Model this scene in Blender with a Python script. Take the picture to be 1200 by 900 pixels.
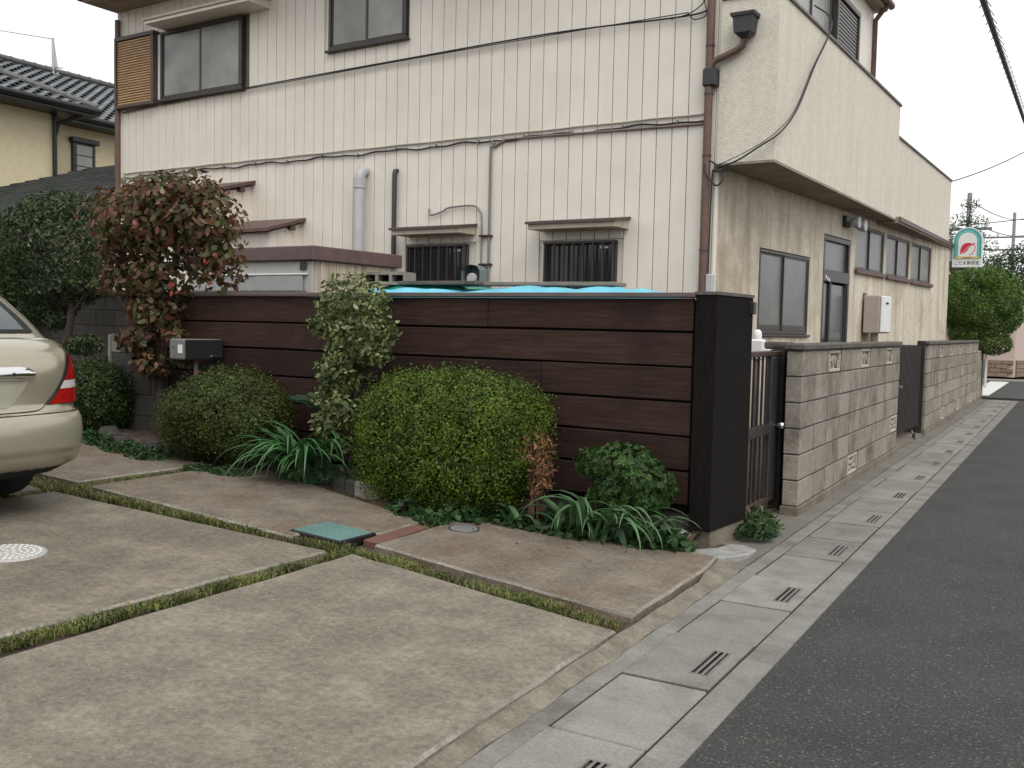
import bpy, math, random
import numpy as np
from mathutils import Matrix, Vector

random.seed(7); rng = np.random.default_rng(11)
R = math.radians
for o in list(bpy.data.objects): bpy.data.objects.remove(o)
scene = bpy.context.scene
col = scene.collection

# ------------------------------------------------------------------ camera
cam_d = bpy.data.cameras.new('camera'); cam = bpy.data.objects.new('camera', cam_d); col.objects.link(cam)
cam_d.sensor_width = 36; cam_d.lens = 34.5; cam_d.clip_start = .05; cam_d.clip_end = 2000
yaw, pitch, roll = R(29.834), R(3.383), R(1.260)
fw = Vector((-math.sin(yaw)*math.cos(pitch), math.cos(yaw)*math.cos(pitch), -math.sin(pitch)))
rt = Vector((math.cos(yaw), math.sin(yaw), 0)); up = rt.cross(fw)
r3 = rt*math.cos(roll)+up*math.sin(roll); u3 = up*math.cos(roll)-rt*math.sin(roll)
cam.matrix_world = Matrix((( r3.x,u3.x,-fw.x,0),(r3.y,u3.y,-fw.y,0),(r3.z,u3.z,-fw.z,1.35),(0,0,0,1)))
scene.camera = cam

# ------------------------------------------------------------------ sky, sun, exposure
SUN_EL, SUN_AZ = R(54), R(128)           # azimuth clockwise from +Y
w = bpy.data.worlds.new('World'); scene.world = w; w.use_nodes = True
nt = w.node_tree; nt.nodes.clear(); N_ = nt.nodes.new; L_ = nt.links.new
sky = N_('ShaderNodeTexSky'); sky.sky_type = 'NISHITA'; sky.sun_disc = False; sky.sun_elevation = SUN_EL; sky.sun_rotation = SUN_AZ
sky.air_density = 1.5; sky.dust_density = 4
hs = N_('ShaderNodeHueSaturation'); hs.inputs['Saturation'].default_value = .25; hs.inputs['Value'].default_value = .10
L_(sky.outputs[0], hs.inputs['Color'])
tc = N_('ShaderNodeTexCoord'); mp = N_('ShaderNodeMapping'); mp.inputs['Scale'].default_value = (1, 1, 3)
nz = N_('ShaderNodeTexNoise'); nz.inputs['Scale'].default_value = 1.6; nz.inputs['Detail'].default_value = 5
L_(tc.outputs['Generated'], mp.inputs[0]); L_(mp.outputs[0], nz.inputs['Vector'])
rp = N_('ShaderNodeValToRGB'); rp.color_ramp.elements[0].position = .3; rp.color_ramp.elements[1].position = .62
rp.color_ramp.elements[0].color = (.83, .88, .91, 1); rp.color_ramp.elements[1].color = (1.02, 1.02, 1.02, 1)
L_(nz.outputs[0], rp.inputs[0])
mx = N_('ShaderNodeMixRGB'); mx.inputs[0].default_value = .15; L_(rp.outputs[0], mx.inputs[1]); L_(hs.outputs[0], mx.inputs[2])
bg = N_('ShaderNodeBackground'); bg.inputs['Strength'].default_value = 1.12; L_(mx.outputs[0], bg.inputs['Color'])
wo = N_('ShaderNodeOutputWorld'); L_(bg.outputs[0], wo.inputs[0])
sd = bpy.data.lights.new('sun', 'SUN'); so = bpy.data.objects.new('sun', sd); col.objects.link(so)
sd.energy = 1.6; sd.angle = R(40); sd.color = (1, .96, .9)
sdir = Vector((math.sin(SUN_AZ)*math.cos(SUN_EL), math.cos(SUN_AZ)*math.cos(SUN_EL), math.sin(SUN_EL)))
so.rotation_euler = sdir.to_track_quat('Z', 'Y').to_euler(); so.location = (4, -6, 12)
vs = scene.view_settings; vs.view_transform = 'Standard'; vs.look = 'None'; vs.exposure = 0.2; vs.gamma = 1; vs.use_curve_mapping = False

# ------------------------------------------------------------------ materials
def lin(c): return tuple(((v/255)/12.92 if v/255 <= .04045 else ((v/255+.055)/1.055)**2.4) for v in c)
def nmat(name):
    m = bpy.data.materials.new(name); m.use_nodes = True; t = m.node_tree
    b = t.nodes['Principled BSDF']; return m, t, b
MATS = {}
def mat(name, base, rough=.7, var=.15, scale=6., bump=0., bscale=80., streak=0., streak_col=None, metallic=0., spec=.5, rnd=0., coat=0., blotch=None, bl_scale=1.2, bl_lo=.5, bl_hi=.7, speck=None, speck_scale=200, speck_t=.1, stretch=None, fine=0., fscale=45., sscale=14.):
    """base colour with multi-scale noise, optional vertical streaks, blotches and specks; everything in world metres"""
    if name in MATS: return MATS[name]
    m, t, b = nmat(name); N = t.nodes.new; L = t.links.new
    g = N('ShaderNodeNewGeometry'); pos = g.outputs['Position']
    def noise(sc, det=4, vec=None, ro=.55):
        n = N('ShaderNodeTexNoise'); n.inputs['Scale'].default_value = sc; n.inputs['Detail'].default_value = det; n.inputs['Roughness'].default_value = ro
        L(vec or pos, n.inputs['Vector']); return n.outputs[0]
    def mapv(s):
        mp = N('ShaderNodeMapping'); mp.inputs['Scale'].default_value = s; L(pos, mp.inputs[0]); return mp.outputs[0]
    def ramp(f, lo, hi):
        r = N('ShaderNodeMapRange'); r.inputs[1].default_value = lo; r.inputs[2].default_value = hi; L(f, r.inputs[0]); return r.outputs[0]
    def mix(f, a, bb, mode='MIX'):
        x = N('ShaderNodeMixRGB'); x.blend_type = mode
        if isinstance(f, float): x.inputs[0].default_value = f
        else: L(f, x.inputs[0])
        for i, v in ((1, a), (2, bb)):
            if isinstance(v, tuple): x.inputs[i].default_value = (*v[:3], 1)
            else: L(v, x.inputs[i])
        return x.outputs[0]
    vec = mapv(stretch) if stretch else None
    f = ramp(noise(scale, 6, vec), .3, .7)
    c = mix(f, tuple(v*(1-var) for v in base), tuple(min(1, v*(1+var)) for v in base))
    if blotch:
        c = mix(ramp(noise(bl_scale, 6, None, .65), bl_lo, bl_hi), c, blotch)
    if streak:
        f2 = ramp(noise(1., 5, mapv((sscale, sscale, .7))), .45, .75)
        mu = N('ShaderNodeMath'); mu.operation = 'MULTIPLY'; mu.inputs[1].default_value = streak; L(f2, mu.inputs[0])
        c = mix(mu.outputs[0], c, streak_col or (.1, .09, .07))
    if fine:
        r = N('ShaderNodeMapRange'); r.inputs[1].default_value = .36; r.inputs[2].default_value = .64; r.inputs[3].default_value = 1-fine; r.inputs[4].default_value = 1+fine
        L(noise(fscale, 8, None, .75), r.inputs[0]); cb = N('ShaderNodeCombineColor'); [L(r.outputs[0], cb.inputs[i]) for i in range(3)]
        c = mix(1., c, cb.outputs[0], 'MULTIPLY')
    if speck:
        v = N('ShaderNodeTexVoronoi'); v.inputs['Scale'].default_value = speck_scale; L(pos, v.inputs['Vector'])
        sp = N('ShaderNodeSeparateColor'); L(v.outputs['Color'], sp.inputs[0])
        lt = N('ShaderNodeMath'); lt.operation = 'LESS_THAN'; lt.inputs[1].default_value = speck_t; L(sp.outputs[0], lt.inputs[0])
        c = mix(lt.outputs[0], c, speck)
    if rnd:
        oi = N('ShaderNodeObjectInfo'); r = N('ShaderNodeMapRange'); r.inputs[3].default_value = 1-rnd; r.inputs[4].default_value = 1+rnd; L(oi.outputs['Random'], r.inputs[0])
        cb = N('ShaderNodeCombineColor'); [L(r.outputs[0], cb.inputs[i]) for i in range(3)]
        c = mix(1., c, cb.outputs[0], 'MULTIPLY')
    L(c, b.inputs['Base Color'])
    b.inputs['Roughness'].default_value = rough; b.inputs['Metallic'].default_value = metallic
    b.inputs['Specular IOR Level'].default_value = spec; b.inputs['Coat Weight'].default_value = coat; b.inputs['Coat Roughness'].default_value = .06
    if bump:
        bn = N('ShaderNodeBump'); bn.inputs['Strength'].default_value = min(1, bump); bn.inputs['Distance'].default_value = .01
        L(noise(bscale, 5, vec), bn.inputs['Height']); L(bn.outputs[0], b.inputs['Normal'])
    MATS[name] = m; return m
def leafmat(name, cols, rough=.5, trans=.25, spec=.35):
    if name in MATS: return MATS[name]
    m, t, b = nmat(name); N = t.nodes.new; L = t.links.new
    g = N('ShaderNodeNewGeometry'); r = N('ShaderNodeValToRGB'); L(g.outputs['Random Per Island'], r.inputs[0])
    e = r.color_ramp.elements
    for i, c in enumerate(cols):
        p = i/(len(cols)-1) if len(cols) > 1 else 0
        x = e[i] if i < 2 else e.new(p)
        x.position = p; x.color = (*c, 1)
    nz_ = N('ShaderNodeTexNoise'); nz_.inputs['Scale'].default_value = 5.5; nz_.inputs['Detail'].default_value = 4; L(g.outputs['Position'], nz_.inputs['Vector'])
    mr = N('ShaderNodeMapRange'); mr.inputs[1].default_value = .32; mr.inputs[2].default_value = .68; mr.inputs[3].default_value = .58; mr.inputs[4].default_value = 1.38; L(nz_.outputs[0], mr.inputs[0])
    cb = N('ShaderNodeCombineColor'); [L(mr.outputs[0], cb.inputs[i]) for i in range(3)]
    mu = N('ShaderNodeMixRGB'); mu.blend_type = 'MULTIPLY'; mu.inputs[0].default_value = 1; L(r.outputs[0], mu.inputs[1]); L(cb.outputs[0], mu.inputs[2])
    L(mu.outputs[0], b.inputs['Base Color']); b.inputs['Roughness'].default_value = rough; b.inputs['Specular IOR Level'].default_value = spec
    tr = N('ShaderNodeBsdfTranslucent'); L(mu.outputs[0], tr.inputs[0])
    ms = N('ShaderNodeMixShader'); ms.inputs[0].default_value = trans
    out = t.nodes['Material Output']; L(b.outputs[0], ms.inputs[1]); L(tr.outputs[0], ms.inputs[2]); L(ms.outputs[0], out.inputs[0])
    MATS[name] = m; return m

M_siding  = mat('siding', (.725, .675, .60), .45, .05, 2.5, .12, 40, streak=.06, streak_col=(.45, .38, .30), rnd=.015)
M_stucco  = mat('stucco', (.66, .60, .495), .92, .10, 12, 1.0, 60, streak=.8, sscale=5.5, streak_col=(.36, .285, .20), blotch=(.44, .37, .28), bl_scale=1.1, fine=.10, fscale=35, spec=.25)
M_stuccoU = mat('stucco_upper', (.69, .645, .555), .9, .07, 14, .9, 75, streak=.3, sscale=5., streak_col=(.48, .43, .35), fine=.07, fscale=35, spec=.25)
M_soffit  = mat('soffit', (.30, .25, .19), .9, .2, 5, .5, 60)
M_brown   = mat('brown_metal', (.085, .052, .045), .5, .2, 10, .1, 60)
M_brownP  = mat('brown_pipe', (.125, .07, .055), .42, .15, 8, .05, 60)
M_bronze  = mat('bronze_frame', (.045, .037, .033), .4, .15, 12, 0, metallic=.2)
M_darkm   = mat('dark_metal', (.03, .03, .032), .45, .2, 10)
M_grey    = mat('grey_metal', (.18, .18, .18), .5, .12, 9)
M_lgrey   = mat('light_grey_plastic', (.44, .45, .45), .5, .08, 8)
M_white   = mat('white_enamel', (.72, .71, .69), .4, .05, 8)
M_black   = mat('black_void', (.006, .006, .006), .9, 0)
M_glassF  = mat('frosted_glass', (.09, .092, .085), .14, .35, 1.9, rnd=.22, bump=.15, bscale=300)  # mottled, per-pane tone stands in for varied reflections in the glass
M_glassD  = mat('dark_glass', (.030, .033, .033), .12, .15, 1.5)
M_glassU  = mat('pale_glass', (.25, .25, .235), .14, .32, 1.7, rnd=.14, bump=.15, bscale=300)  # uneven grey painted in place of reflections and curtains
M_tan     = mat('tan_slat', (.42, .27, .145), .5, .12, 10, rnd=.05)
M_planks  = mat('stained_plank', (.039, .0205, .0155), .72, .45, 3.2, .4, 50, spec=.22, rnd=.28, stretch=(1.2, 1.2, 26), blotch=(.023, .012, .0098), bl_scale=2.2, bl_lo=.5, bl_hi=.7)
M_postw   = mat('black_stained_wood', (.012, .0098, .0098), .9, .35, 6, .3, 50, spec=.08, stretch=(20, 20, 1.5))
M_cap     = mat('fence_cap', (.115, .088, .082), .6, .2, 3, .25, 50, stretch=(1.5, 20, 20))
def slabmat(name, c, bl): return mat(name, c, .9, .26, 4.5, .9, 90, blotch=bl, bl_scale=2.1, bl_lo=.44, bl_hi=.68, speck=tuple(v*1.25 for v in c), speck_scale=140, speck_t=.03, fine=.28, fscale=34, spec=.3)
M_slab    = slabmat('old_concrete', (.208, .183, .145), (.156, .136, .107))
M_slabB   = slabmat('old_concrete_grey', (.190, .165, .130), (.138, .118, .092))
M_slabC   = slabmat('old_concrete_brown', (.170, .145, .115), (.138, .097, .068))
M_edge    = mat('worn_mortar', (.18, .16, .125), .9, .25, 9, .9, 50, blotch=(.115, .10, .075), bl_scale=6, bl_lo=.45, bl_hi=.7, fine=.25, fscale=50)
M_lid     = mat('gutter_concrete', (.225, .218, .195), .88, .12, 5, .6, 160, rnd=.12, blotch=(.15, .145, .125), bl_scale=3.5, fine=.18, fscale=70, spec=.3)
M_kerb    = mat('kerb_concrete', (.20, .194, .175), .85, .18, 6, .5, 140, blotch=(.115, .11, .095), bl_scale=2.8, fine=.2, fscale=60, spec=.3)
M_asph    = mat('asphalt', (.040, .0393, .0377), .85, .22, 2.2, 1., 90, speck=(.15, .145, .137), speck_scale=165, speck_t=.035, spec=.35, fine=.7, fscale=80, blotch=(.049, .048, .0455), bl_scale=.9, bl_lo=.42, bl_hi=.68)
M_soil    = mat('soil', (.055, .04, .028), .95, .4, 9, 1., 40, blotch=(.12, .065, .04), bl_scale=4)
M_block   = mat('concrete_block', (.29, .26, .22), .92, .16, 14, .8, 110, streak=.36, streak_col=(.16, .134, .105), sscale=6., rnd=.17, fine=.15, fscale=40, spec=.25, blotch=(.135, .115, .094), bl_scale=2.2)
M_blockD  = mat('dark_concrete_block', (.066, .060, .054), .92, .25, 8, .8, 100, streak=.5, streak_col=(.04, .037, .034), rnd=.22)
M_bcap    = mat('block_cap', (.10, .088, .078), .95, .35, 12, 1., 60)
M_joint   = mat('dark_mortar', (.065, .057, .048), .95, .3, 9)
M_foot    = mat('wall_footing', (.16, .135, .105), .92, .3, 5, .7, 60)
M_vent    = mat('vent_block', (.40, .36, .30), .9, .15, 10, .5, 90)
M_rust    = mat('rusty_brown', (.045, .022, .018), .6, .35, 14, .3, 60)
M_gate    = mat('gate_dark_brown', (.022, .0135, .0115), .6, .35, 14, .3, 60, rnd=.15)
M_shed    = mat('shed_panel', (.42, .41, .39), .5, .08, 5, .05, 60)
M_shedS   = mat('shed_side', (.52, .47, .38), .6, .1, 4, .1, 60, streak=.85, streak_col=(.22, .12, .05))
M_shedD   = mat('shed_door', (.33, .33, .335), .5, .06, 5)
M_shedR   = mat('shed_roof', (.115, .075, .072), .55, .2, 7, .1, 40)
M_blue    = mat('blue_tarp', (.13, .47, .60), .42, .12, 8, .2, 30)
M_green   = mat('green_tarp', (.015, .20, .14), .5, .15, 8, .2, 30)
M_wood    = mat('grey_wood', (.21, .17, .14), .8, .25, 5, .4, 60, stretch=(2, 20, 20))
M_paint   = mat('champagne_paint', (.385, .352, .262), .22, .04, 2, metallic=.55, coat=1.)
M_paintU  = mat('bumper_paint', (.36, .333, .252), .3, .04, 2, metallic=.4, coat=.6)
M_chrome  = mat('chrome', (.75, .75, .75), .12, 0, metallic=1.)
M_red     = mat('red_lens', (.33, .006, .008), .1, .1, 30, coat=.8)
M_clear   = mat('clear_lens', (.55, .52, .50), .15, .2, 60, coat=.6)
M_tyre    = mat('tyre_rubber', (.012, .012, .012), .85, .2, 20)
M_teal    = mat('teal_lid', (.115, .22, .20), .55, .12, 6, .4, 45)
M_terra   = mat('terracotta', (.125, .058, .042), .85, .2, 12, .4, 60)
M_iron    = mat('pale_iron', (.36, .35, .33), .6, .15, 25)
M_wire    = mat('cable_black', (.02, .02, .02), .6, .1)
M_cabW    = mat('cable_cream', (.45, .41, .35), .6, .08)
M_trunk   = mat('bark', (.06, .045, .034), .95, .35, 20, .8, 40)
M_cream   = mat('cream_render', (.66, .575, .385), .9, .06, 8, .4, 80)
M_tile    = mat('glazed_tile', (.075, .083, .09), .35, .2, 7, rnd=.35, spec=.7)
M_ridge   = mat('ridge_tile', (.085, .085, .08), .5, .2, 8, rnd=.15)
M_shingle = mat('dark_shingle', (.035, .04, .036), .95, .3, 7, .6, 60)
M_gutterB = mat('black_gutter', (.012, .012, .013), .4, .1)
M_pink    = mat('pink_render', (.50, .405, .36), .85, .05, 6, .2, 60)
M_brick   = mat('tan_brick', (.235, .165, .12), .85, .15, 20, .3, 60, rnd=.15)
M_pole    = mat('pole_concrete', (.28, .28, .28), .8, .1, 5)
M_paintW  = mat('road_paint', (.55, .55, .53), .7, .12, 9)
M_stone   = mat('granite', (.20, .19, .18), .85, .3, 30, .5, 80, speck=(.4, .39, .37), speck_scale=220, speck_t=.2)

# ------------------------------------------------------------------ mesh builders
class MB:
    def __init__(s): s.v = []; s.f = []; s.T = Matrix.Identity(4); s.sm = []
    def _add(s, vs, fs, smooth=False):
        b = len(s.v); s.v += [tuple(s.T @ Vector(v)) for v in vs]; fl = s.T.determinant() < 0
        for f in fs:
            s.f.append(tuple(b+i for i in (reversed(f) if fl else f))); s.sm.append(smooth)
        return s
    def box(s, x0, x1, y0, y1, z0, z1):
        vs = [(x, y, z) for z in (z0, z1) for y in (y0, y1) for x in (x0, x1)]
        return s._add(vs, [(0,2,3,1),(4,5,7,6),(0,1,5,4),(2,6,7,3),(0,4,6,2),(1,3,7,5)])
    def bbox(s, x0, x1, y0, y1, z0, z1, b=.006):
        b = min(b, (x1-x0)*.4, (y1-y0)*.4, (z1-z0)*.4)
        lo = (x0, y0, z0); hi = (x1, y1, z1); vs = []; idx = {}
        for cz in (0, 1):
            for cy in (0, 1):
                for cx in (0, 1):
                    c = (cx, cy, cz)
                    for ax in range(3):
                        p = [(lo[i]+(0 if i == ax else b)) if c[i] == 0 else (hi[i]-(0 if i == ax else b)) for i in range(3)]
                        idx[(c, ax)] = len(vs); vs.append(tuple(p))
        fs = []
        for ax in range(3):
            o = [i for i in range(3) if i != ax]
            for side in (0, 1):
                q = []
                for a, c in ((0,0),(1,0),(1,1),(0,1)):
                    k = [0,0,0]; k[ax] = side; k[o[0]] = a; k[o[1]] = c; q.append(idx[(tuple(k), ax)])
                fl = (side == 0) ^ (ax == 1)
                fs.append(tuple(reversed(q)) if fl else tuple(q))
        for ax in range(3):
            o = [i for i in range(3) if i != ax]
            for a in (0, 1):
                for c in (0, 1):
                    k0 = [0,0,0]; k0[o[0]] = a; k0[o[1]] = c; k1 = list(k0); k0[ax] = 0; k1[ax] = 1
                    fs.append((idx[(tuple(k0), o[0])], idx[(tuple(k1), o[0])], idx[(tuple(k1), o[1])], idx[(tuple(k0), o[1])]))
        for cz in (0,1):
            for cy in (0,1):
                for cx in (0,1): fs.append(tuple(idx[((cx,cy,cz), a)] for a in range(3)))
        return s._add(vs, fs)
    def tube(s, path, r, n=8, cap=True):
        P = [Vector(p) for p in path]; rings = []; vs = []; fs = []
        rr = r if isinstance(r, (list, tuple)) else [r]*len(P)
        t0 = (P[1]-P[0]).normalized(); ref = Vector((0,0,1)) if abs(t0.z) < .9 else Vector((1,0,0))
        a = t0.cross(ref).normalized()
        for i, p in enumerate(P):
            t = ((P[min(i+1,len(P)-1)]-p).normalized() + (p-P[max(i-1,0)]).normalized()).normalized()
            a = (a - t*a.dot(t)).normalized(); b = t.cross(a)
            for k in range(n):
                th = 2*math.pi*k/n; vs.append(tuple(p+(a*math.cos(th)+b*math.sin(th))*rr[i]))
        for i in range(len(P)-1):
            for k in range(n):
                k2 = (k+1) % n; fs.append((i*n+k, i*n+k2, (i+1)*n+k2, (i+1)*n+k))
        s._add(vs, fs, True)
        if cap:
            s._add(vs[:n], [tuple(reversed(range(n)))]); s._add(vs[-n:], [tuple(range(n))])
        return s
    def prism(s, pts, z0, z1, b=0.):
        """polygon (x,y) ccw, extruded z0..z1 (z may be callable of (x,y))"""
        n = len(pts); Z0 = z0 if callable(z0) else (lambda x, y: z0); Z1 = z1 if callable(z1) else (lambda x, y: z1)
        vs = [(x, y, Z0(x, y)) for x, y in pts]
        if b:
            cx = sum(p[0] for p in pts)/n; cy = sum(p[1] for p in pts)/n
            ins = []
            for i in range(n):
                p0, p1, p2 = Vector(pts[i-1]), Vector(pts[i]), Vector(pts[(i+1) % n])
                e1 = (p1-p0).normalized(); e2 = (p2-p1).normalized(); nn = (Vector((-e1.y, e1.x))+Vector((-e2.y, e2.x)))
                nn = nn.normalized() if nn.length > 1e-6 else Vector((-e1.y, e1.x)); ins.append((p1.x+nn.x*b, p1.y+nn.y*b))
            vs += [(x, y, Z1(x, y)-b*.7) for x, y in pts]; vs += [(x, y, Z1(x, y)) for x, y in ins]; k = 3
        else:
            vs += [(x, y, Z1(x, y)) for x, y in pts]; k = 2
        fs = [tuple(reversed(range(n))), tuple(range((k-1)*n, k*n))]
        for j in range(k-1):
            for i in range(n): i2 = (i+1) % n; fs.append((j*n+i, j*n+i2, (j+1)*n+i2, (j+1)*n+i))
        return s._add(vs, fs)
    def holed(s, a0, a1, z0, z1, holes, n0, depth):
        """rectangle in the (a, z) plane at n=n0 with rectangular holes and reveals going back by depth"""
        xs = sorted({a0, a1, *[v for h in holes for v in h[:2]]}); zs = sorted({z0, z1, *[v for h in holes for v in h[2:4]]})
        for i in range(len(xs)-1):
            for j in range(len(zs)-1):
                mx_, mz_ = (xs[i]+xs[i+1])/2, (zs[j]+zs[j+1])/2
                if any(h[0] < mx_ < h[1] and h[2] < mz_ < h[3] for h in holes): continue
                s._add([(xs[i], n0, zs[j]), (xs[i+1], n0, zs[j]), (xs[i+1], n0, zs[j+1]), (xs[i], n0, zs[j+1])], [(0,1,2,3)])
        for h in holes:
            p = [(h[0], h[2]), (h[1], h[2]), (h[1], h[3]), (h[0], h[3])]
            for i in range(4):
                q, r = p[i], p[(i+1) % 4]
                s._add([(q[0], n0, q[1]), (r[0], n0, r[1]), (r[0], n0-depth, r[1]), (q[0], n0-depth, q[1])], [(0,1,2,3)])
        return s
    def lathe(s, prof, n=24, c=(0,0,0), ax='z'):
        vs = []; fs = []
        for r, h in prof:
            for k in range(n):
                th = 2*math.pi*k/n; a, b = r*math.cos(th), r*math.sin(th)
                v = (a, b, h) if ax == 'z' else ((a, h, b) if ax == 'y' else (h, a, b)); vs.append(tuple(v[i]+c[i] for i in range(3)))
        m = len(prof)
        for i in range(m-1):
            for k in range(n): k2 = (k+1) % n; fs.append((i*n+k, i*n+k2, (i+1)*n+k2, (i+1)*n+k))
        s._add(vs, fs, True)
        s._add(vs[:n], [tuple(reversed(range(n)))]); s._add(vs[-n:], [tuple(range(n))]); return s
    def mesh(s, name):
        m = bpy.data.meshes.new(name); m.from_pydata(s.v, [], s.f)
        m.polygons.foreach_set('use_smooth', s.sm); m.update(); return m
    def build(s, name, material, parent=None, kind=None):
        return link(name, s.mesh(name), material, parent, kind)
def link(name, me, material, parent=None, kind=None):
    if material is not None and not me.materials: me.materials.append(material)
    o = bpy.data.objects.new(name, me); col.objects.link(o)
    if parent: o.parent = parent
    if kind: o['kind'] = kind
    return o
def inst(name, me, parent, T=None):
    o = bpy.data.objects.new(name, me); col.objects.link(o); o.parent = parent
    if T is not None: o.matrix_local = T
    return o
def tag(o, label, cat, group=None):
    o['label'] = label; o['category'] = cat
    if group: o['group'] = group
    return o
def empty(name, loc=(0,0,0), rot=(0,0,0)):
    o = bpy.data.objects.new(name, None); col.objects.link(o); o.location = loc; o.rotation_euler = rot; o.empty_display_size = .2; return o
def thing(name, label, cat, loc=(0,0,0), rot=(0,0,0), group=None): return tag(empty(name, loc, rot), label, cat, group)
def struct(o): o['kind'] = 'structure'; return o
def bx(name, m, parent, *d, b=.006): return MB().bbox(*d, b=b).build(name, m, parent)
def frame(origin, a, n):
    a = Vector(a).normalized(); n = Vector(n).normalized(); z = Vector((0,0,1))
    return Matrix(((a.x,n.x,z.x,origin[0]),(a.y,n.y,z.y,origin[1]),(a.z,n.z,z.z,origin[2]),(0,0,0,1)))
def quads(name, V, material, parent=None, kind=None, smooth=False):
    """V: (n,4,3) array of separate quads"""
    n, k = V.shape[:2]; me = bpy.data.meshes.new(name); me.vertices.add(n*k); me.vertices.foreach_set('co', V.reshape(-1).astype(np.float32))
    me.loops.add(n*k); me.loops.foreach_set('vertex_index', np.arange(n*k, dtype=np.int32))
    me.polygons.add(n); me.polygons.foreach_set('loop_start', np.arange(0, n*k, k, dtype=np.int32)); me.polygons.foreach_set('loop_total', np.full(n, k, np.int32))
    me.update(calc_edges=True); return link(name, me, material, parent, kind)
def unit(a): return a/np.maximum(np.linalg.norm(a, axis=1, keepdims=True), 1e-9)
def leaves(P, Nn, L, W, out=.35, droop=.0, fold=.25):
    """leaf quads growing from points P, roughly facing Nn"""
    n = len(P); rnd_ = unit(rng.normal(size=(n, 3)))
    t = unit(np.cross(Nn, rnd_)); t = unit(t + Nn*out*rng.uniform(-.4, 1.4, (n,1)) + np.array([0,0,-1.])*droop*rng.uniform(.2, 1.2, (n,1)))
    nn = unit(Nn + .55*rng.normal(size=(n,3))); b = unit(np.cross(t, nn)); nn = np.cross(b, t)
    L = (L*rng.uniform(.65, 1.25, n))[:,None]; W = (W*rng.uniform(.7, 1.2, n))[:,None]
    mid = P + t*L*.45 + nn*W*fold
    return np.stack([P, mid-b*W*.5, P+t*L-nn*W*fold*.4, mid+b*W*.5], 1)
def leaves6(P, Nn, L, W, out=.35, droop=.0, fold=.25):
    """oval pointed leaves, six corners each"""
    q = leaves(P, Nn, L, W, out, droop, 0.); b0, l, t, r = q[:,0], q[:,1], q[:,2], q[:,3]; ax = t-b0; w_ = (r-l)*.5; nn = unit(np.cross(ax, w_)); wl = np.linalg.norm(w_, axis=1, keepdims=True); cu = nn*wl*fold
    return np.stack([b0, b0+ax*.28-w_*.92+cu, b0+ax*.66-w_*.80+cu, t-cu*.8, b0+ax*.66+w_*.80+cu, b0+ax*.28+w_*.92+cu], 1)
def hash3(P, f, seed=0.):
    return (np.sin(P[:,0]*f+seed)+np.sin(P[:,1]*f*1.13+seed*2.1)+np.sin(P[:,2]*f*.93+seed*.7)+np.sin((P[:,0]+P[:,2])*f*1.9+seed)*.6)/3.6
def blob_points(blobs, n, shell=.16, lump=.06, lf=9., seed=1., flat=None, inner=.12):
    """points in the outer shell of a union of ellipsoids (centre, radii)"""
    out = []; outN = []
    wts = np.array([b[1][0]*b[1][1]+b[1][1]*b[1][2]+b[1][0]*b[1][2] for b in blobs]); wts = wts/wts.sum()
    for (c, r), k in zip(blobs, wts):
        m = int(n*k); d = unit(rng.normal(size=(m, 3))); c = np.array(c); r = np.array(r)
        s = 1-np.abs(rng.normal(0, shell, m)); s = s + lump*hash3(d*r+c, lf, seed)*2
        p = c+d*r*s[:,None]; nn = unit(d/r)
        keep = np.ones(m, bool)
        for c2, r2 in blobs:
            if c2 is c: continue
            q = (p-np.array(c2))/np.array(r2); keep &= (np.linalg.norm(q, axis=1) > 1-inner-.08) | np.all(np.isclose(np.array(c2), c))
        if flat is not None: keep &= p[:,2] > flat
        out.append(p[keep]); outN.append(nn[keep])
    return np.concatenate(out), np.concatenate(outN)
def subpts(*pts, n=12, sag=0.):
    """smooth polyline through points"""
    P = [Vector(p) for p in pts]; res = []
    for i in range(len(P)-1):
        p0 = P[max(i-1,0)]; p1 = P[i]; p2 = P[i+1]; p3 = P[min(i+2, len(P)-1)]
        for k in range(n):
            t = k/n; res.append(.5*((2*p1)+(p2-p0)*t+(2*p0-5*p1+4*p2-p3)*t*t+(3*p1-p0-3*p2+p3)*t**3))
    res.append(P[-1]); return res

# ================================================================== GROUND
K = .045
def dz(x, y=0): return .045+K*(-1.645-x)              # top of the sloping parking slabs
struct(MB().box(-400, 400, -400, 400, -.6, -.05).build('ground', M_soil))
MB_ = MB(); MB_.prism([(-30, -8), (-1.65, -8), (-1.65, 5.75), (-1.9, 6.0), (-1.9, 22), (-30, 22)], -.3, lambda x, y: dz(x)-.045 if y < 9 else .0+max(0, dz(x)-.045))
struct(MB_.build('yard_soil', M_soil))
struct(MB().box(-.998, 5.2, -12, 23.4, -.3, 0).build('road', M_asph))
struct(MB().box(-2.3, 60, 24.3, 33.2, -.3, -.01).build('cross_street', M_asph))
struct(MB().box(-.2, 60, 23.4, 24.3, -.3, -.006).build('junction_apron', M_kerb))
struct(MB().box(-60, 60, 33.2, 34.6, -.3, .02).build('far_pavement', M_kerb))
MB().box(-2.2, -1.7, 25.0, 33.0, -.02, -.005).build('stop_line', M_paintW)['kind'] = 'structure'

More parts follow.
